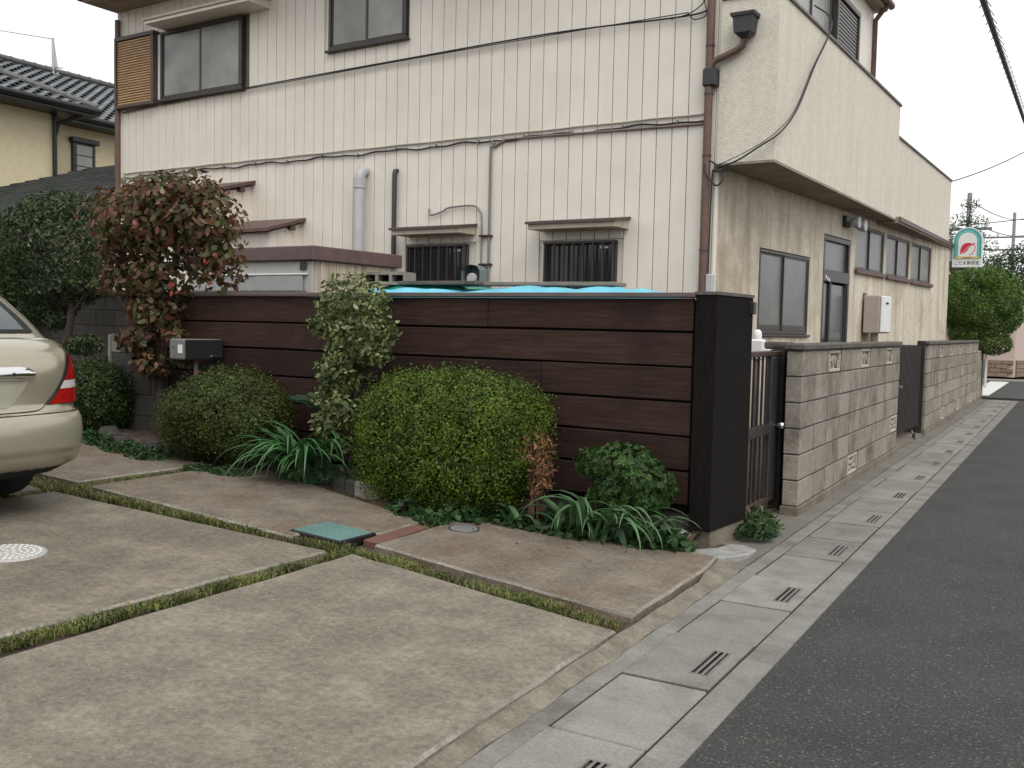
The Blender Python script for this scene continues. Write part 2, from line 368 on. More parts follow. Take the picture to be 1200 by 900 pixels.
gut = struct(empty('gutter', (0, 0, 0)))
def strip(name, x0, x1, m, y0=-2.2, y1=23.2, step=1.23, off=0.):
    y = y0
    while y < y1:
        e = min(y+step, y1)
        MB().bbox(x0, x1, y+.002, e-.002, -.2, random.uniform(-.002, .002), b=.004).build(name, m, gut); y = e
strip('kerb_strip', -1.127, -1.0, M_kerb)
strip('edge_strip', -1.582, -1.494, M_kerb, step=1.845)
holes = [(-.105+.047*k, -.105+.047*k+.022, .17, .45) for k in range(2)]
pl = MB(); pl.bbox(-.1755, .1755, .008, .607, -.07, 0, b=.006); me_plain = pl.mesh('gutter_lid'); me_plain.materials.append(M_lid)
sl = MB(); sl.T = Matrix(((1,0,0,0),(0,0,1,0),(0,1,0,0),(0,0,0,1)))
sl.holed(-.1755, .1755, .008, .607, [(.056, .070, .15, .45), (.082, .096, .15, .45), (.108, .118, .15, .45)], 0, .06)
sl.T = Matrix.Identity(4)
for a in ((-.179,.003),(.179,.003),(.179,.612),(-.179,.612)): pass
sl._add([(-.1755,.008,0),(.1755,.008,0),(.1755,.008,-.07),(-.1755,.008,-.07),(-.1755,.607,0),(.1755,.607,0),(.1755,.607,-.07),(-.1755,.607,-.07)], [(3,2,1,0),(4,5,6,7),(0,4,7,3),(1,2,6,5)])
me_slot = sl.mesh('gutter_lid'); me_slot.materials.append(M_lid)
MB().box(-1.4935, -1.1275, -2.2, 23.2, -.25, -.0045).build('joint_dirt', mat('joint_dirt', (.022, .019, .015), .95, .3, 20), gut)
frm = MB()
for a, b_ in ((.047, .056), (.070, .082), (.096, .108), (.118, .126)): frm.box(a, b_, .14, .46, -.01, .0015)
for a, b_ in ((.14, .15), (.45, .46)): frm.box(.047, .126, a, b_, -.01, .0012)
me_frm = frm.mesh('slot_frame'); me_frm.materials.append(mat('slot_steel', (.15, .145, .13), .6, .2, 20))
y = 2.278-.615*8; i = 0
while y < 23.0:
    slot = (i % 2 == 0)
    o = inst('gutter_lid', me_slot if slot else me_plain, gut, Matrix.Translation((-1.311+random.uniform(-.002,.002), y, random.uniform(-.003,.003))) @ Matrix.Rotation(random.uniform(-.003,.003), 4, 'Z'))
    if slot and y > 0: inst('slot_frame', me_frm, o)
    y += .615; i += 1

M_worn = mat('worn_concrete_edge', (.27, .25, .21), .9, .3, 7, .8, 90, blotch=(.15, .135, .11), bl_scale=3.5, bl_lo=.42, bl_hi=.6, fine=.3)
drv = struct(empty('driveway', (0, 0, 0)))
def jag(pts, step=.16, amp=.006):
    out = []
    for i in range(len(pts)):
        p, q = Vector(pts[i]), Vector(pts[(i+1) % len(pts)]); n = max(1, int((q-p).length/step)); d = (q-p).normalized(); nn = Vector((-d.y, d.x))
        for k in range(n):
            v = p+(q-p)*k/n + nn*(random.uniform(-amp, amp) if k else 0); out.append((v.x, v.y))
    return out
def slab(pts, m):
    o = MB().prism(jag(pts), lambda x, y: dz(x)-.14, lambda x, y: dz(x), b=.014).build('concrete_slab', m, drv); o.data.materials.append(M_worn); n = (len(o.data.polygons)-2)//2
    for p in o.data.polygons[2+n:]: p.material_index = 1
    return o
slab([(-3.33, -3), (-1.645, -3), (-1.645, 2.3), (-1.668, 3.86), (-3.30, 4.08)], M_slab)
slab([(-5.72, -3), (-3.50, -3), (-3.50, 2.24), (-3.43, 4.03), (-5.66, 3.97)], M_slabB)
slab([(-9.5, -3), (-5.86, -3), (-5.80, 3.97), (-9.5, 4.15)], M_slabB)
slab([(-5.66, 4.25), (-3.78, 4.13), (-3.80, 4.20), (-3.46, 4.55), (-3.47, 4.98), (-3.9, 5.12), (-4.5, 5.30), (-5.0, 5.48), (-5.68, 5.60)], M_slabC)
slab([(-3.33, 4.31), (-1.69, 4.08), (-1.700, 5.1), (-1.74, 5.45), (-1.90, 5.46), (-2.17, 5.31), (-2.52, 5.37), (-2.83, 5.21), (-3.34, 5.32)], M_slabC)
slab([(-8.8, 4.42), (-5.83, 4.27), (-5.80, 5.38), (-7.3, 5.52), (-8.8, 5.75)], M_slabC)
# mortar bed between the slabs and the gutter, and the pale apron at the fence post
m_ = MB(); ys = np.linspace(-3, 5.5, 90)
pv = []
for yy in ys:
    j = .006*math.sin(yy*9)+.004*math.sin(yy*23); xs0 = -1.66-max(0, yy-4.9)*.18
    pv += [(xs0, yy, .028+.003*math.sin(yy*15)), (-1.60+j-max(0, yy-4.9)*.06, yy, .006), (-1.578+j, yy, .0015), (-1.578+j, yy, -.1)]
fs = [(i*4+k, i*4+k+1, i*4+k+5, i*4+k+4) for i in range(len(ys)-1) for k in range(3)]
m_._add(pv, fs); m_.build('mortar_fillet', M_edge, drv)
M_apron = mat('pale_mortar', (.28, .275, .26), .9, .2, 8, .6, 60, blotch=(.17, .16, .14), bl_scale=6, fine=.2)
MB().prism(jag([(-1.90, 5.468), (-1.735, 5.458), (-1.66, 5.56), (-1.62, 5.74), (-1.64, 5.92), (-1.74, 6.02), (-1.83, 6.02), (-1.845, 5.78), (-1.92, 5.60)], .08, .008), -.1, lambda x, y: .044-max(0, y-5.55)*.075, b=.010).build('mortar_apron', M_apron, drv)
verge = struct(MB().prism([(-1.95, 5.7), (-1.586, 5.42), (-1.586, 23.2), (-1.95, 23.2)], -.2, .004).build('verge', mat('verge_concrete', (.15, .14, .118), .9, .2, 4, .5, 80, blotch=(.10, .085, .065), bl_scale=2)))
# planting bed: rough earth
xs_ = np.linspace(-9.2, -1.95, 150); ts_ = np.linspace(0, 1, 12); pv = []
for x_ in xs_:
    y0_ = float(np.interp(x_, [-9.2, -7.3, -5.8, -5.0, -4.0, -3.4, -2.85, -2.5, -1.95], [5.7, 5.5, 5.38, 5.45, 5.15, 5.2, 5.2, 5.35, 5.3]))-.04; y1_ = 5.98+.049*(-2.03-x_)
    for t_ in ts_:
        pv.append((x_, y0_+(y1_-y0_)*t_, dz(x_)-.02+.05*math.sin(t_*2.2)*min(1, t_*4)+.012*math.sin(x_*31+t_*9)+.012*math.sin(x_*13-t_*17)))
m_ = MB(); m_._add(pv, [(i*12+k, i*12+k+1, i*12+k+13, i*12+k+12) for i in range(149) for k in range(11)], True)
struct(m_.build('planting_bed', M_soil))

# weeds growing in the slab joints
def grass(name, segs, n, hmax, label):
    P = []; 
    for (x0, y0), (x1, y1), wd, dens in segs:
        k = int(n*dens*math.hypot(x1-x0, y1-y0)); t = rng.uniform(0, 1, k); patch = .5+.5*np.sin(t*math.hypot(x1-x0,y1-y0)*7.0+x0*5)
        patch = np.clip(patch*.6+.55*np.sin(t*23+y0*3)*np.sin(t*9.7+x1), 0, 1); keep = rng.uniform(0, 1, k) < .18+.82*patch; t = t[keep]; off = rng.normal(0, wd*.36, len(t)).clip(-wd*.62, wd*.62)
        d = np.array([x1-x0, y1-y0]); d = d/np.linalg.norm(d); nn = np.array([-d[1], d[0]])
        px = x0+(x1-x0)*t+nn[0]*off; py = y0+(y1-y0)*t+nn[1]*off; P.append(np.stack([px, py, .045+K*(-1.645-px)-.035], 1))
    P = np.concatenate(P); n = len(P); h = (rng.uniform(.25, 1, n)**1.5*hmax+.018)[:,None]; a = rng.uniform(0, 2*np.pi, n)
    dr = np.stack([np.cos(a), np.sin(a), 0*a], 1); sd_ = np.stack([-np.sin(a), np.cos(a), 0*a], 1)*rng.uniform(.0018, .0042, n)[:,None]
    lean = rng.uniform(.2, 1.1, n)[:,None]; mid = P+np.array([0,0,1.])*h*.6+dr*h*lean*.35; tip = P+np.array([0,0,1.])*h*rng.uniform(.55,1.05,(n,1))+dr*h*lean
    V = np.concatenate([np.stack([P-sd_, P+sd_, mid+sd_, mid-sd_], 1), np.stack([mid-sd_, mid+sd_, tip+sd_*.15, tip-sd_*.15], 1)])
    o = quads(name, V, leafmat('joint_grass', [(.055,.095,.017), (.10,.13,.028), (.15,.165,.045), (.22,.19,.08), (.065,.105,.02), (.16,.13,.06)], .6, .25)); o['kind'] = 'stuff'; tag(o, label, 'grass'); return o
grass('joint_grass', [((-1.70, 3.97), (-3.4, 4.17), .095, 1.), ((-3.4, 4.17), (-5.75, 4.12), .10, 1.), ((-5.75, 4.1), (-6.2, 4.15), .16, 1.), ((-3.36, 4.1), (-3.46, 2.2), .072, .85), ((-3.46, 2.2), (-3.43, .6), .08, .6),
      ((-5.75, 4.1), (-5.76, 5.2), .09, .35), ((-5.76, 4.1), (-5.79, 3.3), .10, .8), ((-3.4, 4.85), (-3.38, 5.3), .16, 1.3)], 3900, .030, 'yellowish green weeds filling the joints between the concrete slabs')

# ================================================================== THE HOUSE
HR = (0, 0, -R(2.8)); HC = (-3.482, 10.270, 0)
house = thing('two_storey_house', 'two storey house with cream ribbed siding, stucco balcony and lower street side wall', 'house', HC, HR)
FW = frame((0, 0, 0), (1, 0, 0), (0, -1, 0))            # a = to the right along the front, n = outwards
SA = R(3.36); SD = (math.sin(SA), math.cos(SA), 0); SNn = (math.cos(SA), -math.sin(SA), 0)
SW = frame((.06, 0, 0), SD, SNn)                        # lower street side wall
UW = frame((0, 0, 0), (0, 1, 0), (1, 0, 0))             # upper street side wall

def window(T, a0, a1, z0, z1, glass, n0=0., proud=.03, fwid=.045, panes=2, fm=None, sill=True, name='window', split=None, rail=0.):
    fm = fm or M_bronze
    f = MB(); f.T = T
    f.bbox(a0, a1, n0-.02, n0+proud, z1-fwid, z1); f.bbox(a0, a1, n0-.02, n0+proud, z0, z0+fwid)
    f.bbox(a0, a0+fwid, n0-.02, n0+proud, z0+fwid, z1-fwid); f.bbox(a1-fwid, a1, n0-.02, n0+proud, z0+fwid, z1-fwid)
    wo_ = f.build(name, fm, house)
    i0, i1 = a0+fwid, a1-fwid; cut = split or [i0+(i1-i0)*k/panes for k in range(panes+1)]
    for k in range(len(cut)-1):
        d = n0+proud-.012-(.012 if k % 2 == 0 else 0)
        p = MB(); p.T = T; p.box(cut[k], cut[k+1], d-.012, d-.006, z0+fwid, z1-fwid); p.build('pane', glass, wo_)
        s = MB(); s.T = T; e = .024
        s.bbox(cut[k], cut[k]+e, d-.014, d+.004, z0+fwid, z1-fwid, b=.002); s.bbox(cut[k+1]-e, cut[k+1], d-.014, d+.004, z0+fwid, z1-fwid, b=.002)
        s.bbox(cut[k]+e, cut[k+1]-e, d-.013, d+.0035, z0+fwid, z0+fwid+e+rail, b=.002); s.bbox(cut[k]+e, cut[k+1]-e, d-.013, d+.0035, z1-fwid-e*.7, z1-fwid, b=.002)
        s.build('sash', fm, wo_)
    if sill:
        s = MB(); s.T = T; s.bbox(a0-.04, a1+.04, n0-.01, n0+proud+.03, z0-.032, z0-.002); s.build('sill', fm, wo_)
    return wo_

# --- body
MB().prism([(-10.08, .028), (.03, .028), (.03, .3), (-10.08, .3)], 0, 6.24).build('front_backing_wall', mat('groove_shadow_gap', (.16, .135, .11), .9), house)
MB().prism([(-10.08, .3), (-.15, .3), (.52, 10.88), (-10.08, 10.88)], 0, 3.1).build('ground_floor_core', M_stucco, house)
MB().prism([(-10.08, .3), (-.02, .3), (-.02, 6.86), (-10.08, 6.86)], 3.12, 6.24).build('upper_floor_core', M_siding, house)
# --- siding boards on the front, cut round the windows
cuts = [(-9.12, -7.20, 4.70, 5.78), (-10.1, -9.12, 4.70, 5.80), (-5.56, -4.17, 5.0, 6.1), (-4.13, -3.15, 1.5, 2.38), (-2.06, -1.08, 1.5, 2.37)]
for c in cuts[2:]:
    mm = MB(); mm.T = FW; mm.bbox(c[0]-.11, c[1]+.11, -.034, -.0215, c[2], c[3]+.0, b=.002); mm.build('window_surround', M_siding, house)
me_cache = {}
a = -10.08; P_ = .1848
while a < -.02:
    b_ = min(a+P_, .03); segs = [(.25, 6.24)]
    for c in cuts:
        if c[0] < a+.12 and c[1] > a+.06:
            ns = []
            for z0, z1 in segs:
                if z0 < c[2]: ns.append((z0, min(z1, c[2])))
                if z1 > c[3]: ns.append((max(z0, c[3]), z1))
            segs = ns
    for z0, z1 in segs:
        if z1-z0 < .03: continue
        k = (round(b_-a, 3), round(z0, 3), round(z1, 3))
        if k not in me_cache:
            mm = MB(); mm.T = FW; mm.bbox(.0046, b_-a-.0046, -.03, .008, z0, z1, b=.004); me_cache[k] = mm.mesh('siding_board'); me_cache[k].materials.append(M_siding)
        inst('siding_board', me_cache[k], house, Matrix.Translation((a, 0, 0)))
    a += P_
tr = MB(); tr.T = FW; tr.bbox(-10.16, -10.07, -.06, .02, .2, 6.24); tr.build('corner_trim', M_siding, house)
tr = MB(); tr.T = FW; tr.bbox(.032, .065, -.06, .014, .2, 6.24); tr.build('corner_trim', M_siding, house)
# --- upper windows
wA = window(FW, -9.04, -7.22, 4.72, 5.76, M_glassU, .0, .07)
wB = window(FW, -5.54, -4.19, 5.03, 6.08, M_glassU, .0, .05)
sb = MB(); sb.T = FW; sb.bbox(-10.10, -9.13, -.02, .13, 5.74, 5.80); sb.bbox(-10.10, -9.13, -.02, .13, 4.68, 4.73); sb.bbox(-10.10, -10.05, -.02, .13, 4.73, 5.74); sb.bbox(-9.19, -9.13, -.02, .13, 4.73, 5.74)
shut = sb.build('shutter_box', M_brown, house)
me = MB(); me.T = FW; me.bbox(-10.05, -9.19, .02, .105, 0, .030, b=.008); me = me.mesh('slat'); me.materials.append(M_tan)
for k in range(25): inst('slat', me, shut, Matrix.Translation((0, 0, 4.735+k*.0402)))
wj = MB(); wj.T = FW; wj.bbox(-9.12, -9.06, -.02, .05, 4.74, 5.74); wj.build('white_jamb', M_white, wA)
def awning(a0, a1, z, dep, m_top, m_low, th=.07, drop=.09):
    aw = MB(); aw.T = FW
    vs = [(a0, 0, z+drop+th), (a1, 0, z+drop+th), (a1, dep, z+th), (a0, dep, z+th), (a0, 0, z), (a1, 0, z), (a1, dep, z), (a0, dep, z)]
    aw._add(vs, [(0,1,2,3),(7,6,5,4),(3,2,6,7),(0,4,5,1),(0,3,7,4),(1,5,6,2)]); o = aw.build('awning', m_low, house)
    tp = MB(); tp.T = FW
    q = .025; tp._add([(a0-q, 0, z+drop+th+.03), (a1+q, 0, z+drop+th+.03), (a1+q, dep+.03, z+th+.026), (a0-q, dep+.03, z+th+.026), (a0-q, 0, z+drop+th+.003), (a1+q, 0, z+drop+th+.003), (a1+q, dep+.03, z+th-.004), (a0-q, dep+.03, z+th-.004)],
              [(0,1,2,3),(7,6,5,4),(3,2,6,7),(0,4,5,1),(0,3,7,4),(1,5,6,2)])
    tp.build('awning_roof', m_top, o); return o
M_flash = mat('cream_flashing', (.42, .37, .30), .7, .15, 7, .2, 50)
awning(-8.95, -6.70, 5.78, .42, M_flash, M_siding, .05, .06)
awning(-4.12, -3.06, 2.47, .36, M_brown, M_flash, .06, .05)
awning(-2.08, -.96, 2.47, .36, M_brown, M_flash, .06, .05)
# --- barred windows
for a0, a1, z1 in ((-4.11, -3.17, 2.36), (-2.04, -1.10, 2.35)):
    wn = window(FW, a0, a1, 1.5, z1, M_glassD, .0, .03, .03)
    gd = MB(); gd.T = FW; gd.bbox(a0, a1, .05, .075, z1-.03, z1, b=.003); gd.build('grille_rail', M_bronze, wn); gd = MB(); gd.T = FW; gd.bbox(a0, a1, .05, .075, 1.55, 1.58, b=.003); gd.build('grille_rail', M_bronze, wn)
    bm = MB(); bm.T = FW; bm.bbox(-.011, .011, .049, .078, 1.52, z1, b=.003); bm = bm.mesh('bar'); bm.materials.append(M_bronze)
    for k in range(8): inst('bar', bm, wn, Matrix.Translation((a0+.02+(a1-a0-.04)*k/7, 0, 0)))
    st = MB(); st.T = FW; st.box(a1-.20, a1-.10, .0275, .029, z1-.09, z1-.065); st.build('sticker', M_white, wn)
# --- lean-to bays at the left of the front
for a0, a1, zt, dep in ((-9.4, -7.07, 3.38, .72), (-7.9, -6.06, 2.80, .60)):
    wl = MB(); wl.T = FW; sl_ = .28
    wl.prism([(a0, .0), (a1, .0), (a1, dep), (a0, dep)], .2, lambda x, y: zt-.08-sl_*y); bay = wl.build('bay', M_siding, house)
    bs = .0
    for k in range(4):
        mm = MB(); mm.T = FW; y0 = dep-.003-k*dep/4; mm.bbox(a1, a1+.010, y0-dep/4+.004, y0, .2, zt-.09-sl_*y0, b=.003); mm.build('siding_board', M_siding, bay)
    k = a0
    while k < a1-.05:
        mm = MB(); mm.T = FW; mm.bbox(k, min(k+.18, a1), dep, dep+.010, .2, zt-.10-sl_*dep, b=.003); mm.build('siding_board', M_siding, bay); k += .1848
    rf = MB(); rf.T = FW; q = .10
    rf._add([(a0-q, 0, zt), (a1+q, 0, zt), (a1+q, dep+.14, zt-sl_*(dep+.14)), (a0-q, dep+.14, zt-sl_*(dep+.14)), (a0-q, 0, zt-.045), (a1+q, 0, zt-.045), (a1+q, dep+.14, zt-.045-sl_*(dep+.14)), (a0-q, dep+.14, zt-.045-sl_*(dep+.14))],
            [(0,1,2,3),(7,6,5,4),(3,2,6,7),(0,4,5,1),(0,3,7,4),(1,5,6,2)])
    ro = rf.build('bay_roof', mat('red_brown_roof', (.10, .055, .05), .5, .2, 8), bay)
    for y_ in (.18,):
        mm = MB(); mm.T = FW; mm.bbox(a1-.02, a1+.08, y_, y_+.09, zt-.14-sl_*y_, zt-.048-sl_*y_); mm.build('rafter_end', M_brown, ro)
# --- services on the front wall
MB().tube([(-4.86, -.14, 1.2), (-4.86, -.14, 3.22), (-4.86, -.13, 3.30), (-4.86, -.09, 3.36), (-4.86, 0.02, 3.37)], .072, 16).build('vent_pipe', M_lgrey, house)
MB().lathe([(.084, 0), (.084, .13)], 18, (-4.86, -.14, 3.13)).build('pipe_collar', M_lgrey, house)
MB().tube([(-4.33, -.06, 1.0), (-4.33, -.06, 3.28), (-4.33, -.05, 3.33), (-4.33, .01, 3.345)], .032, 12).build('black_pipe', M_darkm, house)
zz = lambda x: 3.60+.012*math.sin(x*5.3)+.008*math.sin(x*13)
MB().tube([(x, -.030, zz(x)) for x in np.linspace(-10.0, -.1, 120)], .011, 6).build('wall_cable', M_wire, house)
MB().tube([(x, -.026, 3.665+.003*math.sin(x*7)) for x in np.linspace(-10.0, -.1, 80)], .012, 6).build('wall_cable', M_cabW, house)
MB().tube([(-2.84, -.03, 3.60), (-2.80, -.03, 3.57)]+[(-2.84, -.035, z) for z in np.linspace(3.52, 1.6, 10)], .016, 8).build('conduit', M_grey, house)
MB().tube(subpts((-2.80, -.03, 3.52), (-2.65, -.03, 3.585), (-2.4, -.03, 3.60), (-.1, -.03, 3.56), n=8), .014, 8).build('conduit', mat('conduit_brown', (.20, .15, .13), .6), house)
for x in np.linspace(-9.6, -.4, 15):
    MB().bbox(x-.006, x+.006, -.045, 0, zz(x)-.016, zz(x)+.03, b=.002).build('cable_clip', M_grey, house)
MB().tube(subpts((-10.0, -.05, 4.63), (-9.3, -.05, 4.66), (-7, -.05, 4.71), (-4.2, -.05, 4.75), (-2, -.05, 4.77), (-.3, -.05, 4.72), (-.06, -.06, 4.79), n=14), .010, 6).build('wall_cable', M_wire, house)
MB().tube(subpts((-10.0, -.05, 4.70), (-9.3, -.055, 4.69), (-7, -.055, 4.69), (-4.2, -.055, 4.735), (-2, -.055, 4.75), (-.3, -.055, 4.75), n=14), .006, 6).build('wall_cable', M_wire, house)
MB().tube(subpts((-.5, -.05, 4.71), (-.25, -.08, 4.74), (-.1, -.08, 4.85), (-.16, -.08, 4.95), (-.08, -.08, 4.70), (-.22, -.08, 4.66), (-.3, -.06, 4.74), n=8), .006, 6).build('cable_loop', M_wire, house)
MB().tube(subpts((-3.78, -.03, 2.82), (-3.74, -.04, 2.74), (-3.55, -.04, 2.78), (-3.45, -.04, 2.82), (-3.1, -.04, 2.83), (-2.99, -.04, 2.76), (-2.95, -.04, 2.6), (-2.95, -.04, 1.7), n=8), .011, 8).build('conduit', M_grey, house)
for z in (2.45, 2.1, 1.85): MB().bbox(-2.98, -2.80, -.06, 0, z-.012, z+.012, b=.003).build('pipe_bracket', M_rust, house)
mt = thing('electric_meter', 'blue grey electric meter in rounded hood on siding beside barred window', 'meter', HC, HR)
hd = MB(); hp = [(-.10, 1.72), (.10, 1.72), (.10, 2.02), (.07, 2.07), (0, 2.09), (-.07, 2.07), (-.10, 2.02)]
n = len(hp); vs = [(-2.98+x*1.35, -.22, z) for x, z in hp]+[(-2.98+x*1.35, -.01, z) for x, z in hp]
hd._add(vs, [tuple(range(n, 2*n))]+[(i, n+i, n+(i+1) % n, (i+1) % n) for i in range(n)]); hd.build('hood', mat('meter_hood', (.16, .21, .23), .5, .1), mt)
MB().bbox(-3.07, -2.89, -.17, -.02, 1.74, 2.0, b=.01).build('meter_body', M_darkm, mt); MB().lathe([(.06, -.02), (.07, 0), (.07, .03)], 20, (-2.98, -.19, 1.92), 'y').build('dial_cover', M_lgrey, mt)
# --- downpipes and rainwater head
MB().tube([(-.03, -.075, 0), (-.03, -.075, 6.1)], .043, 14).build('downpipe', M_brownP, house)
for z in (1.2, 2.2, 3.2, 3.85, 4.35): MB().lathe([(.050, 0), (.050, .02)], 14, (-.03, -.075, z)).build('pipe_clamp', M_brown, house)
MB().bbox(-.09, .06, -.13, -.01, 3.93, 4.12, b=.015).build('pipe_joint', M_darkm, house)
MB().tube([(-.02, -.09, 4.08), (.01, -.09, 4.17), (.06, -.09, 4.20), (.27, -.09, 4.27), (.33, -.09, 4.31), (.35, -.09, 4.40)], .036, 12).build('offset_pipe', M_brownP, house)
rh = MB()
def fr(mb, c, w0, d0, z0, w1, d1, z1):
    v = [(c[0]+sx*w0/2, c[1]+sy*d0/2, z0) for sx, sy in ((-1,-1),(1,-1),(1,1),(-1,1))]+[(c[0]+sx*w1/2, c[1]+sy*d1/2, z1) for sx, sy in ((-1,-1),(1,-1),(1,1),(-1,1))]
    mb._add(v, [(3,2,1,0),(4,5,6,7)]+[(i, (i+1) % 4, 4+(i+1) % 4, 4+i) for i in range(4)])
fr(rh, (.36, -.12), .09, .08, 4.38, .17, .15, 4.42); fr(rh, (.36, -.12), .18, .16, 4.4205, .215, .17, 4.585); fr(rh, (.36, -.12), .25, .20, 4.5855, .26, .21, 4.62)
rh.build('rainwater_head', M_darkm, house)
MB().tube([(-10.11, -.05, .2), (-10.11, -.05, 6.1)], .045, 12).build('downpipe', M_brownP, house)
# --- roof (only its corners reach the picture)
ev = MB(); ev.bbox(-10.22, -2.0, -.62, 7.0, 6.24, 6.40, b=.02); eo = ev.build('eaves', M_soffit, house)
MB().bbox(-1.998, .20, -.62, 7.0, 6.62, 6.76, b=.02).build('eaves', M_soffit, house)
MB().bbox(-1.998, -.021, .0, 6.86, 6.241, 6.62, b=.002).build('gable_wall', M_siding, house)
rr_ = MB(); rr_._add([(-10.3,-.7,6.405),(.26,-.7,6.78),(.26,7.1,6.78),(-10.3,7.1,6.405),(-6.6,3.2,7.9),(-3.2,3.2,7.9)], [(0,1,5,4),(1,2,5),(2,3,4,5),(3,0,4),(3,2,1,0)]); rr_.build('roof', M_shingle, house)
for p in ([(-10.3, -.68, 6.34), (-2.0, -.68, 6.34)], [(.24, -.62, 6.72), (.24, 7.05, 6.72)], [(-10.3, -.62, 6.34), (-10.3, 7.05, 6.34)]): MB().tube(p, .06, 10).build('roof_gutter', M_brown, house)
MB().tube([(.24, 6.78, 6.68), (.16, 6.78, 6.58), (.05, 6.82, 6.46), (.05, 6.82, 3.6)], .04, 12).build('downpipe', M_brownP, house)
# --- upper street side wall with shuttered window
bd = 0
a = .3
while a < 6.86:
    inside = 2.3 < a+.09 < 5.5
    for z0, z1 in (((3.9, 4.75), (6.2, 6.62)) if inside else ((3.9, 6.62),)):
        mm = MB(); mm.T = UW; mm.bbox(a+.003, min(a+P_, 6.88)-.003, -.03, .01, z0, z1, b=.004); mm.build('siding_board', M_siding, house)
    a += P_
window(UW, 2.3, 4.2, 4.75, 6.2, M_glassU, 0, .06)
sb = MB(); sb.T = UW; sb.bbox(4.22, 5.5, -.02, .14, 6.12, 6.2); sb.bbox(4.22, 5.5, -.02, .14, 4.75, 4.8); sb.bbox(4.22, 4.29, -.02, .14, 4.8, 6.12); sb.bbox(5.43, 5.5, -.02, .14, 4.8, 6.12); shut = sb.build('shutter_box', M_bronze, house)
me = MB(); me.T = UW; me.bbox(4.29, 5.43, .0, .11, 0, .042, b=.008); me = me.mesh('slat'); me.materials.append(M_grey)
for k in range(24): inst('slat', me, shut, Matrix.Translation((0, 0, 4.805+k*.0545)))
# --- balcony
BX = .69
MB().prism([(.066, -.03), (BX, -.03), (BX, 5.88), (BX-.12, 5.88), (BX-.12, .10), (.066, .10)], 3.125, 4.82).build('balcony_parapet', M_stuccoU, house)
MB().prism([(-.14, .0), (BX-.12, .0), (BX-.12, 5.86), (-.14, 5.86)], 3.3, 3.85).build('balcony_floor', M_stuccoU, house)
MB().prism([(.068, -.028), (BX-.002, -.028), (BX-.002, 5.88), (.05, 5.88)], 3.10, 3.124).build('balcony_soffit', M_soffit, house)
M_coping = mat('coping', (.17, .155, .135), .6, .2, 8)
cp = MB(); cp.bbox(BX-.16, BX+.025, -.055, 5.90, 4.822, 4.86); cp.bbox(.07, BX-.16, -.055, .125, 4.8225, 4.8595); cp.build('coping', M_coping, house)
MB().prism([(.30, 5.89), (BX-.02, 5.89), (BX-.02, 10.9), (.30, 10.9)], 3.16, 4.36).build('parapet', M_stuccoU, house)
MB().bbox(.28, BX+.005, 5.905, 10.93, 4.361, 4.395).build('coping', M_coping, house)
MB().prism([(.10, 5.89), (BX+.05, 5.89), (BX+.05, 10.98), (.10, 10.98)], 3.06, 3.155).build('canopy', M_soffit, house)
MB().bbox(BX+.052, BX+.07, 5.885, 11.0, 3.085, 3.160, b=.004).build('canopy_fascia', M_brown, house)
MB().prism([(-10.08, 6.9), (.29, 6.9), (.29, 10.86), (-10.08, 10.86)], 3.1, 4.0).build('flat_roof', M_stuccoU, house)
# --- lower street side wall
holes = [(1.26, 2.98, 1.31, 2.34), (3.51, 4.69, .35, 2.70), (4.92, 6.40, 2.29, 2.96), (6.53, 7.94, 2.285, 2.955), (8.06, 9.47, 2.28, 2.95)]
wl = MB(); wl.T = SW; wl.holed(0, 10.92, 0, 3.099, holes, 0, .10); wl.build('street_wall', M_stucco, house)
wl = MB(); wl._add([(.036, -.002, 0), (.06, -.002, 0), (.06, -.002, 3.099), (.036, -.002, 3.099)], [(0,1,2,3)]); wl.build('corner_return', M_stuccoU, house)
wl = MB(); wl._add([(.70, 10.90, 0), (-10.08, 10.90, 0), (-10.08, 10.90, 3.1), (.70, 10.90, 3.1)], [(0,1,2,3)]); wl.build('rear_wall', M_stuccoU, house)
window(SW, 1.27, 2.97, 1.32, 2.33, M_glassF, -.04, .045, .04, split=[1.31, 2.07, 2.93], rail=.05)
M_sash2 = mat('red_brown_frame', (.10, .045, .035), .5, .2, 10)
for a0, a1, z0, z1 in holes[2:]:
    window(SW, a0+.005, a1-.005, z0+.005, z1-.005, M_glassF, -.06, .05, .03, fm=M_bronze, sill=False)
    s_ = MB(); s_.T = SW; s_.bbox(a0-.03, a1+.03, -.02, .05, z0-.05, z0+.012); s_.build('sill', M_sash2, house)
dr_ = MB(); dr_.T = SW
for d in ((3.52, 4.68, -.07, .0, 2.62, 2.69), (3.52, 4.68, -.07, .005, 2.06, 2.22), (3.52, 3.59, -.07, .0, .35, 2.06), (4.61, 4.68, -.07, .0, .35, 2.06), (3.52, 3.59, -.07, .0, 2.22, 2.62), (4.61, 4.68, -.07, .0, 2.22, 2.62)): dr_.bbox(*d)
do = dr_.build('door', M_bronze, house)
for a0, a1, z0, z1, mt_ in ((3.59, 4.61, 2.22, 2.62, M_glassF), (3.63, 3.88, .6, 2.03, M_glassD), (3.95, 4.58, .6, 2.03, mat('door_glass', (.07, .078, .076), .2, .15, 1.2))):
    p = MB(); p.T = SW; p.box(a0, a1, -.05, -.043, z0, z1); p.build('pane', mt_, do)
s_ = MB(); s_.T = SW; s_.bbox(3.88, 3.95, -.06, -.015, .35, 2.06); s_.bbox(3.59, 3.63, -.06, -.02, .35, 2.06); s_.bbox(4.58, 4.61, -.06, -.02, .35, 2.06); s_.build('stile', M_darkm, do)
for k, zz_ in enumerate((2.10, 2.08, 2.06)): s_ = MB(); s_.T = SW; s_.box(3.62+k*.07, 3.66+k*.07, .0055, .007, zz_, zz_+.045); s_.build('sticker', M_white, do)
